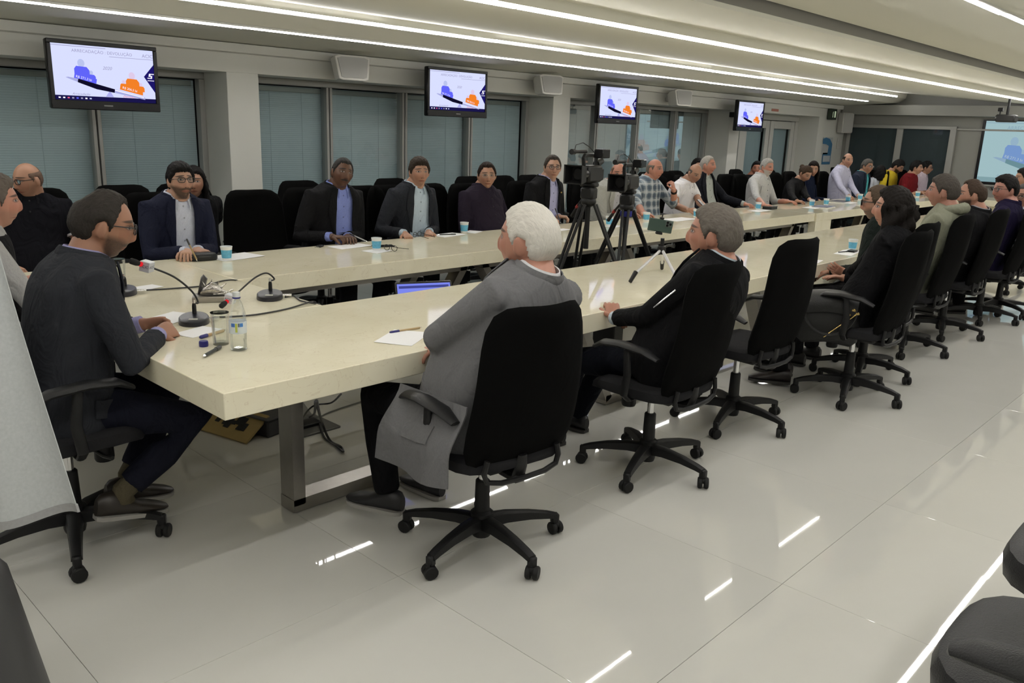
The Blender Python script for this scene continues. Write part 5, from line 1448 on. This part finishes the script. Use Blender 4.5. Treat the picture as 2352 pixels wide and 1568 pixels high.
obj('screw_cap', MB().lathe([(.001, .204), (.0138, .204), (.0138, .220), (.0125, .222), (.001, .222)], 20), mat('cap_clear', (.6, .62, .62), .3), t)
p = atz(508, 790, TZ); t = thing('water_glass', 'clear straight water glass beside the bottle', 'glass', (p[0], p[1], TZ))
obj('wall', MB().lathe([(.001, .0), (.029, .0), (.030, .004), (.0345, .125), (.0335, .126), (.0285, .010), (.001, .008)], 28), PET, t)
obj('rim', MB().lathe([(.0338, .1245), (.0347, .1245), (.0347, .1265), (.0338, .1265)], 28), glass_mat('glass_rim', (.75, .78, .77), 1.0), t)
obj('water', MB().lathe([(.001, .009), (.028, .011), (.0298, .055), (.001, .055)], 24), WATER, t)
p = atz(275, 650, TZ); t = thing('water_glass', 'clear water glass behind the charcoal suit', 'glass', (p[0], p[1], TZ))
obj('wall', MB().lathe([(.001, .0), (.029, .0), (.030, .004), (.0345, .125), (.0335, .126), (.0285, .010), (.001, .008)], 28), PET, t)
obj('rim', MB().lathe([(.0338, .1245), (.0347, .1245), (.0347, .1265), (.0338, .1265)], 28), MATS['glass_rim'], t)

# gooseneck microphones
def mic(base_px, deg, goose, label, head=True):
    p = atz(*base_px, TZ); t = thing('microphone', label, 'microphone', (p[0], p[1], TZ), 0, 'gooseneck microphones on the head table')
    M = rotz(R(deg))
    rings = []
    for z, s_ in ((.0, .98), (.006, 1.0), (.018, .97), (.022, .90)):
        a = 2*np.pi*np.arange(28)/28
        q = np.stack([np.cos(a)*.062*s_, np.sin(a)*.078*s_, np.full(28, z)+np.where(z > .01, .014*(.5+.5*np.sin(a)), 0)], 1)
        rings.append(q @ M.T)
    b = obj('base', MB().loft(rings), mat('mic_navy', (.010, .011, .018), .35), t)
    obj('button_plate', MB().cbox((-.02, -.045, .020), (.02, -.012, .0265), .003, M), mat('mic_plate', (.45, .45, .4), .4), b)
    obj('cable_plug', MB().tube([M @ V(.058, .02, .014), M @ V(.10, .03, .013)], .007, 8), M_CHROME, b)
    pts = [V(*q)-V(p[0], p[1], TZ) for q in goose]
    s0 = M @ V(.0, .045, .03)
    obj('socket', MB().tube([s0, s0+V(0, 0, .035), s0+V(0, 0, .05)], [.0095, .009, .006], 10), M_PLAST, t)
    obj('collar_ring', MB().tube([s0+V(0, 0, .045), s0+V(0, 0, .062)], .0065, 10), M_CHROME, t)
    ctrl = [s0+V(0, 0, .05)]+pts
    # smooth path
    cp = [ctrl[0]]+ctrl+[ctrl[-1]]; path = []
    for i in range(1, len(cp)-2):
        for u in np.linspace(0, 1, 8, endpoint=False):
            a, b_, c, d = cp[i-1], cp[i], cp[i+1], cp[i+2]
            path.append(.5*((2*b_)+(-a+c)*u+(2*a-5*b_+4*c-d)*u*u+(-a+3*b_-3*c+d)*u**3))
    path.append(cp[-2])
    obj('gooseneck', MB().tube(path, .0042, 8), M_CABLE, t)
    e = pts[-1]; d_ = nrm(pts[-1]-pts[-2])
    obj('red_ring', MB().tube([e-d_*.006, e+d_*.008], .0095, 12), emis('mic_red', (.8, .02, .03), .8), t)
    obj('capsule', MB().tube([e+d_*.008, e+d_*.02, e+d_*.045, e+d_*.052], [.010, .0125, .0125, .007], 12), mat('mic_foam', (.01, .01, .01), .9), t)
    c = e-d_*.035
    cb = obj('flag_cube', MB().cbox((-.021, -.021, -.021), (.021, .021, .021), .002, rotz(R(38)) @ rotx(R(12)), c), mat('cube_white', (.55, .57, .6), .4), t)
    Mq = Matrix((rotz(R(38)) @ rotx(R(12))).tolist()).to_4x4()
    for ang in (0, 90):
        ft = bpy.data.curves.new('lettering', 'FONT'); ft.body = 'ACIC'; ft.size = .015; ft.align_x = 'CENTER'; ft.align_y = 'CENTER'; ft.materials.append(mat('cube_ink', (.05, .06, .12), .5))
        o = bpy.data.objects.new('lettering', ft); COL.objects.link(o); o.parent = cb
        o.matrix_local = Matrix.Translation(c.tolist()) @ Mq @ Matrix.Rotation(R(-ang), 4, 'Z') @ Matrix.Translation((0, -.0215, 0)) @ Matrix.Rotation(R(90), 4, 'X')
    return t, p
g1 = [aty(455, 694, 3.36), aty(440, 668, 3.36), aty(400, 636, 3.34), aty(350, 615, 3.32), aty(322, 606, 3.30)]
mic((446, 742), -30, g1, 'gooseneck microphone pointing at the charcoal suit')
g2 = [aty(630, 640, 3.60), aty(612, 627, 3.60), aty(585, 638, 3.58), aty(550, 668, 3.53), aty(520, 693, 3.47)]
mic((620, 686), -35, g2, 'gooseneck microphone with the head lowered beside the metal sculpture')
g3 = [aty(282, 640, 4.04), aty(276, 622, 4.02), aty(262, 606, 4.0), aty(225, 602, 4.0), aty(205, 606, 4.0)]
mic((283, 676), -35, g3, 'gooseneck microphone behind the charcoal suit')
def cable(pts, r, label, name='cable', cat='cable', m=None):
    cp = [pts[0]]+list(pts)+[pts[-1]]; path = []
    cp = [np.array(q, float) for q in cp]
    for i in range(1, len(cp)-2):
        for u in np.linspace(0, 1, 8, endpoint=False):
            a, b_, c, d = cp[i-1], cp[i], cp[i+1], cp[i+2]
            path.append(.5*((2*b_)+(-a+c)*u+(2*a-5*b_+4*c-d)*u*u+(-a+3*b_-3*c+d)*u**3))
    path.append(cp[-2])
    return tag(obj(name, MB().tube(path, r, 7), m or M_CABLE), label, cat)
zc = TZ+.005
cable([atz(312, 667, zc), atz(335, 666, zc), atz(400, 662, zc), atz(470, 656, zc), atz(510, 645, zc), atz(540, 643, zc), atz(552, 648, .70), atz(556, 660, .60)], .004, 'black cable from the far microphone across the head table')
cable([atz(655, 682, zc), atz(675, 679, zc), atz(690, 690, zc), atz(722, 697, zc), atz(735, 700, .70), atz(740, 720, .5)], .004, 'black cable from the lowered microphone to the table edge')
cable([atz(492, 728, zc), atz(530, 727, zc), atz(590, 722, zc), atz(660, 709, zc), atz(716, 693, zc), atz(728, 700, .70), atz(735, 722, .5)], .004, 'black cable from the speaking microphone to the table edge')

# metal sculpture
p = atz(492, 690, TZ); t = thing('sculpture', 'shiny metal sculpture on a steel block in the middle of the head table', 'sculpture', (p[0], p[1], TZ), R(-30))
M_SIL = mat('cast_metal', (.50, .48, .45), .22, metal=1.0, bump=.5, bscale=60)
obj('plinth', MB().cbox((-.095, -.05, 0), (.095, .05, .028), .003), M_STEEL, t)
obj('hull', MB().loft([np.array([(x, math.cos(a)*w_, .03+h_*(.5+.5*math.sin(a))) for a in np.linspace(0, 2*math.pi, 13)[:-1]]) for x, w_, h_ in ((-.06, .006, .012), (-.045, .022, .035), (-.01, .034, .062), (.02, .03, .05), (.045, .016, .022), (.075, .004, .008))]), M_SIL, t)
obj('fin', MB().sheet(lambda u, v: V(-.075+.03*u+.02*v, .02+.006*math.sin(3*u), .028+.095*v*(1-.35*abs(u-.4))), 6, 6, .008), mat('dark_metal', (.16, .16, .165), .35, metal=1.0), t)
for q in ((-.01, 0, .085, .004, .03), (.015, .01, .07, .012, -.01), (.03, -.012, .05, .03, 0), (-.03, .012, .06, -.02, .02)):
    obj('spike', MB().tube([(q[0], q[1], .06), (q[0]+q[3], q[1]+q[4]*.3, .06+q[2]*.5)], [.006, .0015], 8), M_SIL, t)
obj('arm', MB().tube([(.0, -.02, .035), (.05, -.03, .04), (.09, -.02, .055)], .004, 8), M_SIL, t)
# pouch, keys, folded glasses, phones, notebooks
p = atz(466, 597, TZ); t = thing('pouch', 'small black zipped pouch by the navy suit', 'pouch', (p[0], p[1], TZ), R(-8))
obj('body', MB().loft([np.array([(math.copysign(abs(math.cos(a))**.6, math.cos(a))*.085*s_, math.copysign(abs(math.sin(a))**.6, math.sin(a))*.045*s_, z) for a in np.linspace(0, 2*math.pi, 25)[:-1]]) for z, s_ in ((0, .92), (.008, 1), (.026, 1), (.04, .9), (.047, .6))]), M_LEATH, t)
obj('zip', MB().tube([(math.cos(a)*.086, math.sin(a)*.046, .026) for a in np.linspace(-2.6, 1.2, 16)], .003, 6), mat('zip_grey', (.05, .05, .05), .4), t)
p = atz(735, 567, TZ); t = thing('key_fob', 'small black key fob in front of the black suit', 'keys', (p[0], p[1], TZ), .5)
obj('fob', MB().cbox((-.03, -.018, 0), (.03, .018, .014), .006), M_PLAST, t); obj('key', MB().cbox((.028, -.006, .002), (.075, .006, .006), .001), M_CHROME, t); obj('ring', MB().tube([(-.03+.014*math.cos(a)-.012, .014*math.sin(a), .004) for a in np.linspace(0, 6.28, 14)], .0018, 6), M_CHROME, t)
def folded_glasses(px, py, deg, label):
    p = atz(px, py, TZ); t = thing('eyeglasses', label, 'glasses', (p[0], p[1], TZ+.004), R(deg))
    g = MB()
    for s_ in (-1, 1): g.tube([(s_*.034+.025*math.cos(a), .0, .02+.019*math.sin(a)) for a in np.linspace(0, 6.2832, 17)], .002, 6, cap=False)
    g.tube([(-.01, 0, .026), (0, 0, .029), (.01, 0, .026)], .002, 6)
    obj('rims', g, M_BLACK, t)
    for s_ in (-1, 1): obj('temple', MB().tube([(s_*.06, 0, .026), (s_*.055, -.06, .016), (s_*.05, -.13, .004)], .002, 6), M_BLACK, t)
folded_glasses(897, 577, 100, 'dark eyeglasses beside the cup right of the black suit')
folded_glasses(958, 545, 20, 'round eyeglasses at the table edge before the dark open suit')
p = atz(880, 566, TZ); tag(obj('phone', MB().cbox((-.038, -.075, 0), (.038, .075, .008), .003), M_BLACK, loc=(p[0], p[1], TZ), rot=(0, 0, 1.2)), 'black phone behind the cup right of the black suit', 'phone')
p = atz(1612, 478, .80); t = tag(obj('phone', MB().cbox((-.037, -.004, -.07), (.037, .004, .07), .003), M_BLACK, loc=(p[0], p[1], .845), rot=(R(-50), 0, .2)), 'black phone held by the white polo', 'phone')
for px, py, w_, d_, lab, m_ in ((1892, 476, .34, .2, 'dark blue notebook right of the hair bun', mat('notebook_blue', (.02, .03, .10), .5)), (1930, 464, .35, .2, 'thin black folder left of the lilac shirt', M_BLACK), (1768, 480, .20, .12, 'small black pouch beside the cup near the end panel', M_LEATH), (1958, 579, .10, .06, 'black wallet on the near table by the open hands', M_LEATH), (1832, 466, .26, .18, 'grey tablet under the hand of the white beard', mat('tablet_grey', (.10, .10, .10), .3))):
    p = atz(px, py, TZ); nm = {'n': 'notebook', 't': 'folder', 's': 'pouch', 'b': 'wallet', 'g': 'tablet'}[lab.split()[0][0] if lab.split()[0] != 'dark' else 'n']
    t = thing(nm, lab, nm, (p[0], p[1], TZ), .1)
    hh = .035 if nm == 'pouch' else .016
    obj('cover', MB().cbox((-w_/2, -d_/2, hh*.85), (w_/2, d_/2, hh), .002), m_, t)
    obj('block', MB().cbox((-w_/2+.005, -d_/2+.005, 0), (w_/2-.003, d_/2-.005, hh*.85), .002), M_PAPER if nm in ('notebook', 'folder') else m_, t)

# phone on its table tripod
TP = aty(1520, 572, 2.74); bx, by = TP[0], 2.74
t = thing('phone_tripod', 'silver table tripod carrying a phone behind the grey-haired person', 'tripod', (bx, by, TZ))
zt = TP[2]-TZ
obj('head', MB().cbox((-.022, -.02, zt-.03), (.022, .02, zt+.02), .006).tube([(0, 0, zt+.02), (0, 0, zt+.065)], .012, 10), M_PLAST, t)
obj('pan_handle', MB().tube([(.01, 0, zt+.01), (.06, -.01, zt+.02), (.085, -.012, zt+.018)], .008, 8), M_PLAST, t)
f1 = atz(1447, 650, TZ)
for ang in (math.atan2(f1[1]-by, f1[0]-bx), math.atan2(f1[1]-by, f1[0]-bx)+.95, math.atan2(f1[1]-by, f1[0]-bx)-2.6):
    d = V(math.cos(ang), math.sin(ang), 0); rr = float(np.hypot(f1[0]-bx, f1[1]-by))
    lg = obj('leg', MB().tube([V(0, 0, zt-.01)+d*.02, V(0, 0, .05)+d*rr*.85], .009, 10), mat('tripod_aluminium', (.62, .62, .63), .4, metal=.6), t)
    obj('foot', MB().tube([V(0, 0, .06)+d*rr*.83, V(0, 0, .008)+d*rr], [.014, .011], 8), M_PLAST, lg)
ph = aty(1517, 518, 2.74)
t2 = thing('phone', 'green phone with three lenses held on the table tripod', 'phone', (ph[0], 2.74, ph[2]), R(-36))
Mr = roty(R(8))
obj('case', MB().cbox((-.076, -.005, -.038), (.076, .005, .038), .005, Mr), mat('phone_green', (.045, .075, .062), .35), t2)
cbm = obj('camera_plate', MB().cbox((.028, -.0075, -.002), (.068, -.004, .034), .004, Mr), mat('phone_plate', (.09, .11, .10), .2), t2)
for q in ((.038, .024), (.038, .007), (.057, .016)):
    obj('lens', MB().tube([Mr @ V(q[0], -.007, q[1]), Mr @ V(q[0], -.0105, q[1])], .0072, 12), M_BLACK, cbm)
obj('clamp', MB().cbox((-.02, -.012, -.052), (.02, .012, -.038), .004, Mr).cbox((-.012, -.012, .038), (.012, .012, .05), .004, Mr).tube([Mr @ V(0, .0, .05), Mr @ V(0, 0, .066)], .004, 8), M_PLAST, t2)

# ------------------------------------------------------------------ video cameras on tripods inside the table ring
def camera_tripod(px, py, y, aim, spread, label_t, label_c, band=None, lowmul=1.0):
    a = aty(px, py, y); bx, by, bz = a
    t = thing('tripod', label_t, 'tripod', (bx, by, 0), R(aim))
    obj('centre_column', MB().tube([(0, 0, bz-.36), (0, 0, bz-.02)], .018, 10), M_PLAST, t)
    obj('fluid_head', MB().cbox((-.045, -.05, bz-.02), (.045, .05, bz+.07), .015).cbox((-.035, -.06, bz+.07), (.035, .06, bz+.10), .008).ball((0, 0, bz-.03), (.055, .055, .04), 14, 8), M_PLAST, t)
    pan = obj('pan_handle', MB().tube([(.04, .03, bz+.03), (.10, .12, bz-.06), (.15, .20, bz-.16)], [.009, .009, .015], 8), M_PLAST, t)
    obj('red_mark', MB().tube([(.108, .132, bz-.073), (.118, .15, bz-.093)], .013, 8), mat('red_mark', (.35, .02, .015), .5), pan)
    for k in range(3):
        an = R(spread+120*k); d = V(math.cos(an), math.sin(an), 0); sd = V(-math.sin(an), math.cos(an), 0)
        lg = obj('leg', MB().tube([d*.05+sd*.022+V(0, 0, bz-.05), d*.30+sd*.014+V(0, 0, bz*.46)], .011, 8).tube([d*.05-sd*.022+V(0, 0, bz-.05), d*.30-sd*.014+V(0, 0, bz*.46)], .011, 8), M_PLAST, t)
        obj('lower_leg', MB().tube([d*.24+V(0, 0, bz*.58), d*.52+V(0, 0, .03)], .010, 8), mat('carbon', (.03, .03, .03), .3), lg)
        obj('leg_clamp', MB().cbox((-.022, -.022, -.03), (.022, .022, .03), .006, None, d*.30+V(0, 0, bz*.46)), M_PLAST, lg)
        obj('foot', MB().ball(d*.525+V(0, 0, .018), (.022, .022, .018), 8, 6), M_RUBBER, lg)
    if band: obj('blue_band', MB().tube([(0, 0, bz-.10), (0, 0, bz-.06)], .045, 12), mat('blue_band', (.012, .018, .22), .5), t)
    c = thing('video_camera', label_c, 'camera', (bx, by, bz+.10), R(aim))
    # camera looks along local -x
    obj('body', MB().cbox((-.10, -.05, .0), (.10, .05, .115), .014), M_PLAST, c)
    obj('lens_barrel', MB().tube([(-.10, 0, .06), (-.17, 0, .06)], .046, 16), M_BLACK, c)
    hood = obj('lens_hood', MB().loft([np.array([(-.15, -.05, .01), (-.15, .05, .01), (-.15, .05, .11), (-.15, -.05, .11)]), np.array([(-.255, -.068, -.004), (-.255, .068, -.004), (-.255, .068, .122), (-.255, -.068, .122)]), np.array([(-.25, -.060, .004), (-.25, .060, .004), (-.25, .060, .114), (-.25, -.060, .114)]), np.array([(-.17, -.045, .02), (-.17, .045, .02), (-.17, .045, .10), (-.17, -.045, .10)])]), M_PLAST, c, sharp=20)
    obj('front_glass', MB().tube([(-.175, 0, .06), (-.182, 0, .06)], .036, 16), M_BLACK, c)
    obj('handle', MB().tube([(.08, 0, .11), (.085, 0, .165), (.04, 0, .182), (-.09, 0, .182), (-.11, 0, .165), (-.10, 0, .11)], .014, 8), M_PLAST, c)
    mc = obj('shotgun_microphone', MB().tube([(-.19, .03, .205), (-.02, .03, .205)], .012, 10).tube([(-.23, .03, .205), (-.19, .03, .205)], .019, 10), M_PLAST, c)
    obj('flip_screen', MB().cbox((-.02, -.10, .165), (.095, -.03, .225), .005), M_BLACK, c)
    obj('viewfinder', MB().tube([(.09, 0, .12), (.17, 0, .14)], [.026, .022], 10), M_PLAST, c)
    obj('battery', MB().cbox((.10, -.035, .01), (.15, .035, .09), .006), M_PLAST, c)
    obj('microphone_cable', MB().tube([(-.19, .03, .21), (-.17, .03, .25), (-.09, .02, .265), (-.02, .0, .235), (.03, -.02, .19)], .003, 6), M_CABLE, c)
    return t
camera_tripod(1352, 452, 3.62, 12, 40, 'black two-tube tripod under the left video camera', 'left video camera with rectangular lens hood and top microphone')
camera_tripod(1440, 466, 3.74, 16, 75, 'black tripod with a blue band under the right video camera', 'right video camera, lower and partly before the left one', band=True)
p = V(4.62, 3.42, 0); t = thing('equipment_case', 'black equipment case standing between the tripod legs', 'case', (p[0], p[1], 0), .3)
obj('box', MB().cbox((-.10, -.08, 0), (.10, .08, .52), .01), M_PLAST, t); obj('handle', MB().tube([(-.05, 0, .52), (-.04, 0, .55), (.04, 0, .55), (.05, 0, .52)], .008, 8), M_PLAST, t)
t = thing('bag', 'black shoulder bag on the floor beside the left tripod', 'bag', (4.02, 3.66, 0), -.3)
obj('body', MB().cbox((-.17, -.10, 0), (.17, .10, .40), .05), M_LEATH, t); obj('flap', MB().cbox((-.172, -.108, .22), (.172, .0, .41), .04), M_LEATH, t); obj('strap', MB().tube([(-.16, 0, .36), (-.1, 0, .52), (.1, 0, .52), (.16, 0, .36)], .012, 8, flat=.4), M_LEATH, t)
# laptop on a low stand inside the ring
lp = aty(1000, 655, 3.52)
t = thing('laptop_stand', 'small dark stand carrying the laptop behind the near table', 'stand', (lp[0]-.05, 3.50, 0))
obj('top', MB().cbox((-.25, -.20, .46), (.25, .20, .485), .004), M_PLAST, t); obj('post', MB().tube([(0, 0, .03), (0, 0, .46)], .03, 10), M_STEEL, t); obj('foot', MB().lathe([(.001, 0), (.2, 0), (.19, .02), (.03, .035), (.001, .035)], 20), M_STEEL, t)
t = thing('laptop', 'open laptop with a lit blue screen just behind the near table', 'laptop', (lp[0]-.05, 3.50, .486), R(-24))
obj('keyboard_deck', MB().cbox((-.17, -.16, 0), (.17, .07, .018), .004), M_PLAST, t)
Ml = rotx(R(-22))
ld = obj('lid', MB().cbox((-.17, -.0, 0), (.17, .012, .225), .005, Ml, (0, .07, .016)), M_BLACK, t)
obj('display', MB().quad(*[Ml @ V(*q)+V(0, .07, .016) for q in ((-.16, -.001, .012), (.16, -.001, .012), (.16, -.001, .212), (-.16, -.001, .212))]), emis('laptop_blue', (.22, .27, .95), .9), ld)
obj('window_bar', MB().quad(*[Ml @ V(*q)+V(0, .07, .016) for q in ((-.15, -.002, .185), (.15, -.002, .185), (.15, -.002, .20), (-.15, -.002, .20))]), emis('laptop_dark', (.06, .07, .3), .9), ld)

# ------------------------------------------------------------------ under the table
ca, cb_ = atz(452, 986, 0), atz(566, 1021, 0); p = (ca+cb_)/2; cd = math.atan2(cb_[1]-ca[1], cb_[0]-ca[0]); cl = float(np.linalg.norm(cb_-ca))/2
t = thing('cardboard_panel', 'brown cardboard panel leaning on a dark box under the head table', 'cardboard', (p[0], p[1], 0), cd)
Mc = rotx(R(-58))
obj('sheet', MB().cbox((-cl, -.006, 0), (cl, .006, .19), .002, Mc, (0, 0, .005)), mat('cardboard', (.36, .26, .10), .85, var=.1), t)
for k in range(8):
    x = -cl*.5+cl*.15*k
    obj('black_marking', MB().cbox((x-.018-.006*(k % 2), -.010, .07+.02*math.sin(k*1.7)), (x+.014, -.0065, .13+.025*math.cos(k*2.3)), .002, Mc, (0, 0, .005)), mat('marker_black', (.012, .012, .012), .6), t)
t = thing('floor_box', 'dark low box behind the cardboard panel', 'box', (p[0], p[1], 0), cd)
obj('body', MB().cbox((-cl*.7, .12, 0), (cl*1.15, .34, .09), .01), mat('dark_box', (.035, .035, .038), .6), t); obj('lid', MB().cbox((-cl*.7-.005, .115, .09), (cl*1.15+.005, .345, .10), .004), mat('dark_lid', (.05, .05, .052), .5), t)
p = atz(598, 962, 0); t = thing('tape_roll', 'dark blue roll behind the table leg', 'roll', (p[0], p[1]+.1, 0), R(-40))
obj('ring', MB().lathe([(.07, 0), (.13, 0), (.135, .01), (.135, .075), (.13, .085), (.07, .085), (.066, .04)], 24), mat('roll_blue', (.012, .012, .11), .4), t); obj('core', MB().lathe([(.055, .005), (.068, .005), (.068, .08), (.055, .08)], 20), M_PAPER, t)
p = atz(704, 980, 0); t = thing('floor_outlet', 'open grey floor outlet with cables beside the near table leg', 'outlet', (p[0], p[1], 0), R(0))
obj('frame', MB().cbox((-.13, -.13, 0), (.13, .13, .012), .003), mat('outlet_grey', (.14, .14, .135), .45, metal=.4), t); obj('lid', MB().cbox((-.12, 0, 0), (.12, .006, .2), .003, rotx(R(-60)), (0, .13, .01)), MATS['outlet_grey'], t); obj('socket', MB().cbox((-.07, -.05, .012), (.07, .04, .03), .004), M_PLAST, t)
q = p
und = lambda px, py, z: atz(px, py, z)
cable([atz(724, 922, .655), atz(722, 950, .4)*.5+atz(722, 950, .4)*.5, q+V(.02, .0, .05)], .005, 'black cable dropping straight from the near table to the floor outlet')
cable([atz(727, 920, .655), aty(738, 965, 3.1), aty(757, 1010, 3.1), atz(782, 1025, .01), atz(788, 1037, .01), atz(770, 1022, .01), atz(745, 1004, .01), q+V(.05, -.05, .02)], .006, 'black cable looping on the floor under the near table')
cable([atz(783, 905, .655), aty(760, 925, 3.0), aty(725, 930, 3.0), aty(705, 945, 3.1), q+V(-.03, 0, .04)], .004, 'thin black cable hanging in a bow from the near table')
cable([q+V(.1, .05, .01), atz(760, 945, .008), atz(830, 922, .008), atz(900, 900, .008)], .004, 'thin grey cable running along the floor under the near table', m=mat('grey_cable', (.12, .12, .11), .5))

# handbag on the arm of the near chair
hb = aty(1905, 712, 2.0)
t = thing('handbag', 'black leather handbag with gold fittings hanging on the chair arm', 'handbag', (hb[0], 2.0, hb[2]-.17), R(-64))
def bagring(z, w_, d_): return np.array([(math.copysign(abs(math.cos(a))**.55, math.cos(a))*w_, math.copysign(abs(math.sin(a))**.55, math.sin(a))*d_, z+.01*math.sin(3*a)) for a in np.linspace(0, 2*math.pi, 29)[:-1]])
obj('body', MB().loft([bagring(-.03, .15, .045), bagring(.0, .18, .07), bagring(.10, .185, .08), bagring(.20, .165, .06), bagring(.26, .14, .03)]), M_LEATH, t)
obj('flap', MB().sheet(lambda u, v: V((u-.5)*.33*(1-.1*v), .03-.125*math.sin(v*1.9)-.0, .275-.12*v*v+.02*math.sin(u*3.1)), 12, 8, .006), M_LEATH, t)
obj('strap', MB().tube([V(-.15*math.cos(a), -.085-.02*math.sin(a), .20-.16*math.sin(a)) for a in np.linspace(0.05, 3.0, 18)], .010, 8, flat=.5), M_LEATH, t)
obj('zip', MB().tube([(-.02+.17*u, -.093, .02+.16*u) for u in np.linspace(0, 1, 8)], .004, 6), M_GOLD, t)
for q in ((-.17, .19), (-.175, .12), (.13, .20), (.155, .18), (.105, .17)):
    obj('buckle', MB().cbox((q[0]-.012, -.098, q[1]-.008), (q[0]+.012, -.088, q[1]+.008), .003), M_GOLD, t)

# ------------------------------------------------------------------ flag at the left edge
fp = np.array([0, 0, CAM_H])+ray(-150, 900)*1.95
t = thing('flag', 'white flag hanging on its pole at the left edge, close to the camera', 'flag', (fp[0], fp[1], 0), 0)
c_ = np.array([0, 0, CAM_H])+ray(166, 1188)*1.95; tp = np.array([0, 0, CAM_H])+ray(-62, 330)*1.95; hl = np.array([0, 0, CAM_H])+ray(-100, 1196)*1.95
o_ = V(fp[0], fp[1], 0); dirn = nrm(np.array([c_[0]-hl[0], c_[1]-hl[1], 0])); nn = V(-dirn[1], dirn[0], 0)
def fl_(u, v):
    top_ = V(fp[0], fp[1], 2.05)*(1-u)+tp*u if False else V(fp[0], fp[1], tp[2])*(1-u)+tp*u
    bot = V(fp[0], fp[1], hl[2])*(1-u)+c_*u
    q = top_*(1-v)+bot*v
    return q-o_+nn*(.035*math.sin(u*9)*(.3+.7*v)+.02*math.sin(u*4+v*3))-V(0, 0, .02)*math.sin(u*math.pi)*v
obj('cloth', MB().sheet(fl_, 34, 18, .002), fabric('flag_cloth', (.44, .46, .46), .1), t)
obj('hem', MB().sheet(lambda u, v: fl_(u, .978+.022*v)-nn*.002, 34, 2, .006), fabric('flag_hem', (.30, .30, .30), .1), t)
obj('pole', MB().tube([(0, 0, .05), (0, 0, 2.15)], .016, 12), M_CHROME, t)
st = obj('stand', MB().lathe([(.001, 0), (.17, 0), (.17, .03), (.10, .46), (.08, .49), (.03, .51), (.001, .51)], 28), mat('flag_stand_grey', (.05, .05, .052), .45), t)

# ------------------------------------------------------------------ black leather visitor chairs at the lower right
def leather_chair(x, y, deg, label, sides):
    t = thing('visitor_chair', label, 'chair', (x, y, 0), R(deg), 'black leather chairs at the lower right')
    def cush(w_, d_, h_, n=32, e_=3.2):
        rings = []
        for z, s_ in ((0, .9), (.12, .98), (.5, 1.0), (.8, .96), (.95, .86), (1.0, .6), (1.0, .05)):
            q = []
            for k in range(n):
                a = 2*math.pi*k/n; ca, sa = math.cos(a), math.sin(a); e = 1/(abs(ca)**e_+abs(sa)**e_)**(1/e_)
                q.append((ca*e*w_/2*s_, sa*e*d_/2*s_, z*h_))
            rings.append(np.array(q))
        return MB().loft(rings)
    obj('seat', cush(.58, .56, .11).xf(np.eye(3), V(0, .0, .40)), M_LEATH, t)
    obj('backrest', cush(.52, .46, .10).xf(rotx(R(76)), V(0, -.26, .80)), M_LEATH, t)
    obj('back_bar', MB().tube([(0, -.18, .41), (0, -.30, .44), (0, -.325, .56), (0, -.33, .72)], [.03, .034, .032, .026], 10, flat=.45, up=(1, 0, 0)), M_PLAST, t)
    for s_ in sides:
        ar = obj('armrest', MB().tube([(s_*.345, -.21, .61), (s_*.35, -.19, .632), (s_*.355, -.10, .645), (s_*.355, .06, .65), (s_*.35, .15, .64), (s_*.345, .185, .625), (s_*.343, .195, .61)], [.012, .036, .044, .046, .042, .03, .01], 14, flat=.55, up=(1, 0, 0)), M_LEATH, t)
        obj('arm_post', MB().tube([(s_*.20, .02, .42), (s_*.33, .02, .44), (s_*.355, .0, .50), (s_*.352, .0, .63)], [.03, .03, .032, .03], 10, flat=.6, up=(0, 1, 0)), M_PLAST, ar)
    b = obj('base', MB().lathe([(.001, .08), (.035, .08), (.03, .40), (.001, .40)], 14), M_PLAST, t)
    for k in range(5):
        M = rotz(R(90+72*k))
        obj('leg', MB().loft([np.array([(r, -w_, z-.015), (r, w_, z-.015), (r, w_*.6, z+.015), (r, -w_*.6, z+.015)]) for r, z, w_ in ((.02, .11, .03), (.30, .085, .018))]).xf(M), M_PLAST, b)
        obj('caster', MB().ball((.31, 0, .03), (.03, .022, .03), 12, 8).xf(M), M_RUBBER, b)
    return t
leather_chair(2.02, .15, 0, 'nearest black leather chair at the lower right, with its armrest in view', (-1,))
leather_chair(2.70, .17, 0, 'second black leather chair at the lower right, behind the nearest one', ())
t = thing('seat_link', 'short black bar joining the two black leather chairs', 'bar', (2.36, .12, 0))
obj('bar', MB().cbox((-.10, -.03, .40), (.09, .03, .445), .008), M_PLAST, t); obj('leg', MB().tube([(0, 0, 0), (0, 0, .40)], .022, 10), M_PLAST, t)

# lettering as flat geometry
_fonts = [o for o in COL.objects if o.type == 'FONT']
bpy.context.view_layer.update()
_dg = bpy.context.evaluated_depsgraph_get()
for o in _fonts:
    me = bpy.data.meshes.new_from_object(o.evaluated_get(_dg))
    if not me.materials: me.materials.append(o.data.materials[0])
    n = bpy.data.objects.new(o.name.split('.')[0], me); COL.objects.link(n)
    n.parent = o.parent; n.matrix_local = o.matrix_local
    bpy.data.objects.remove(o)
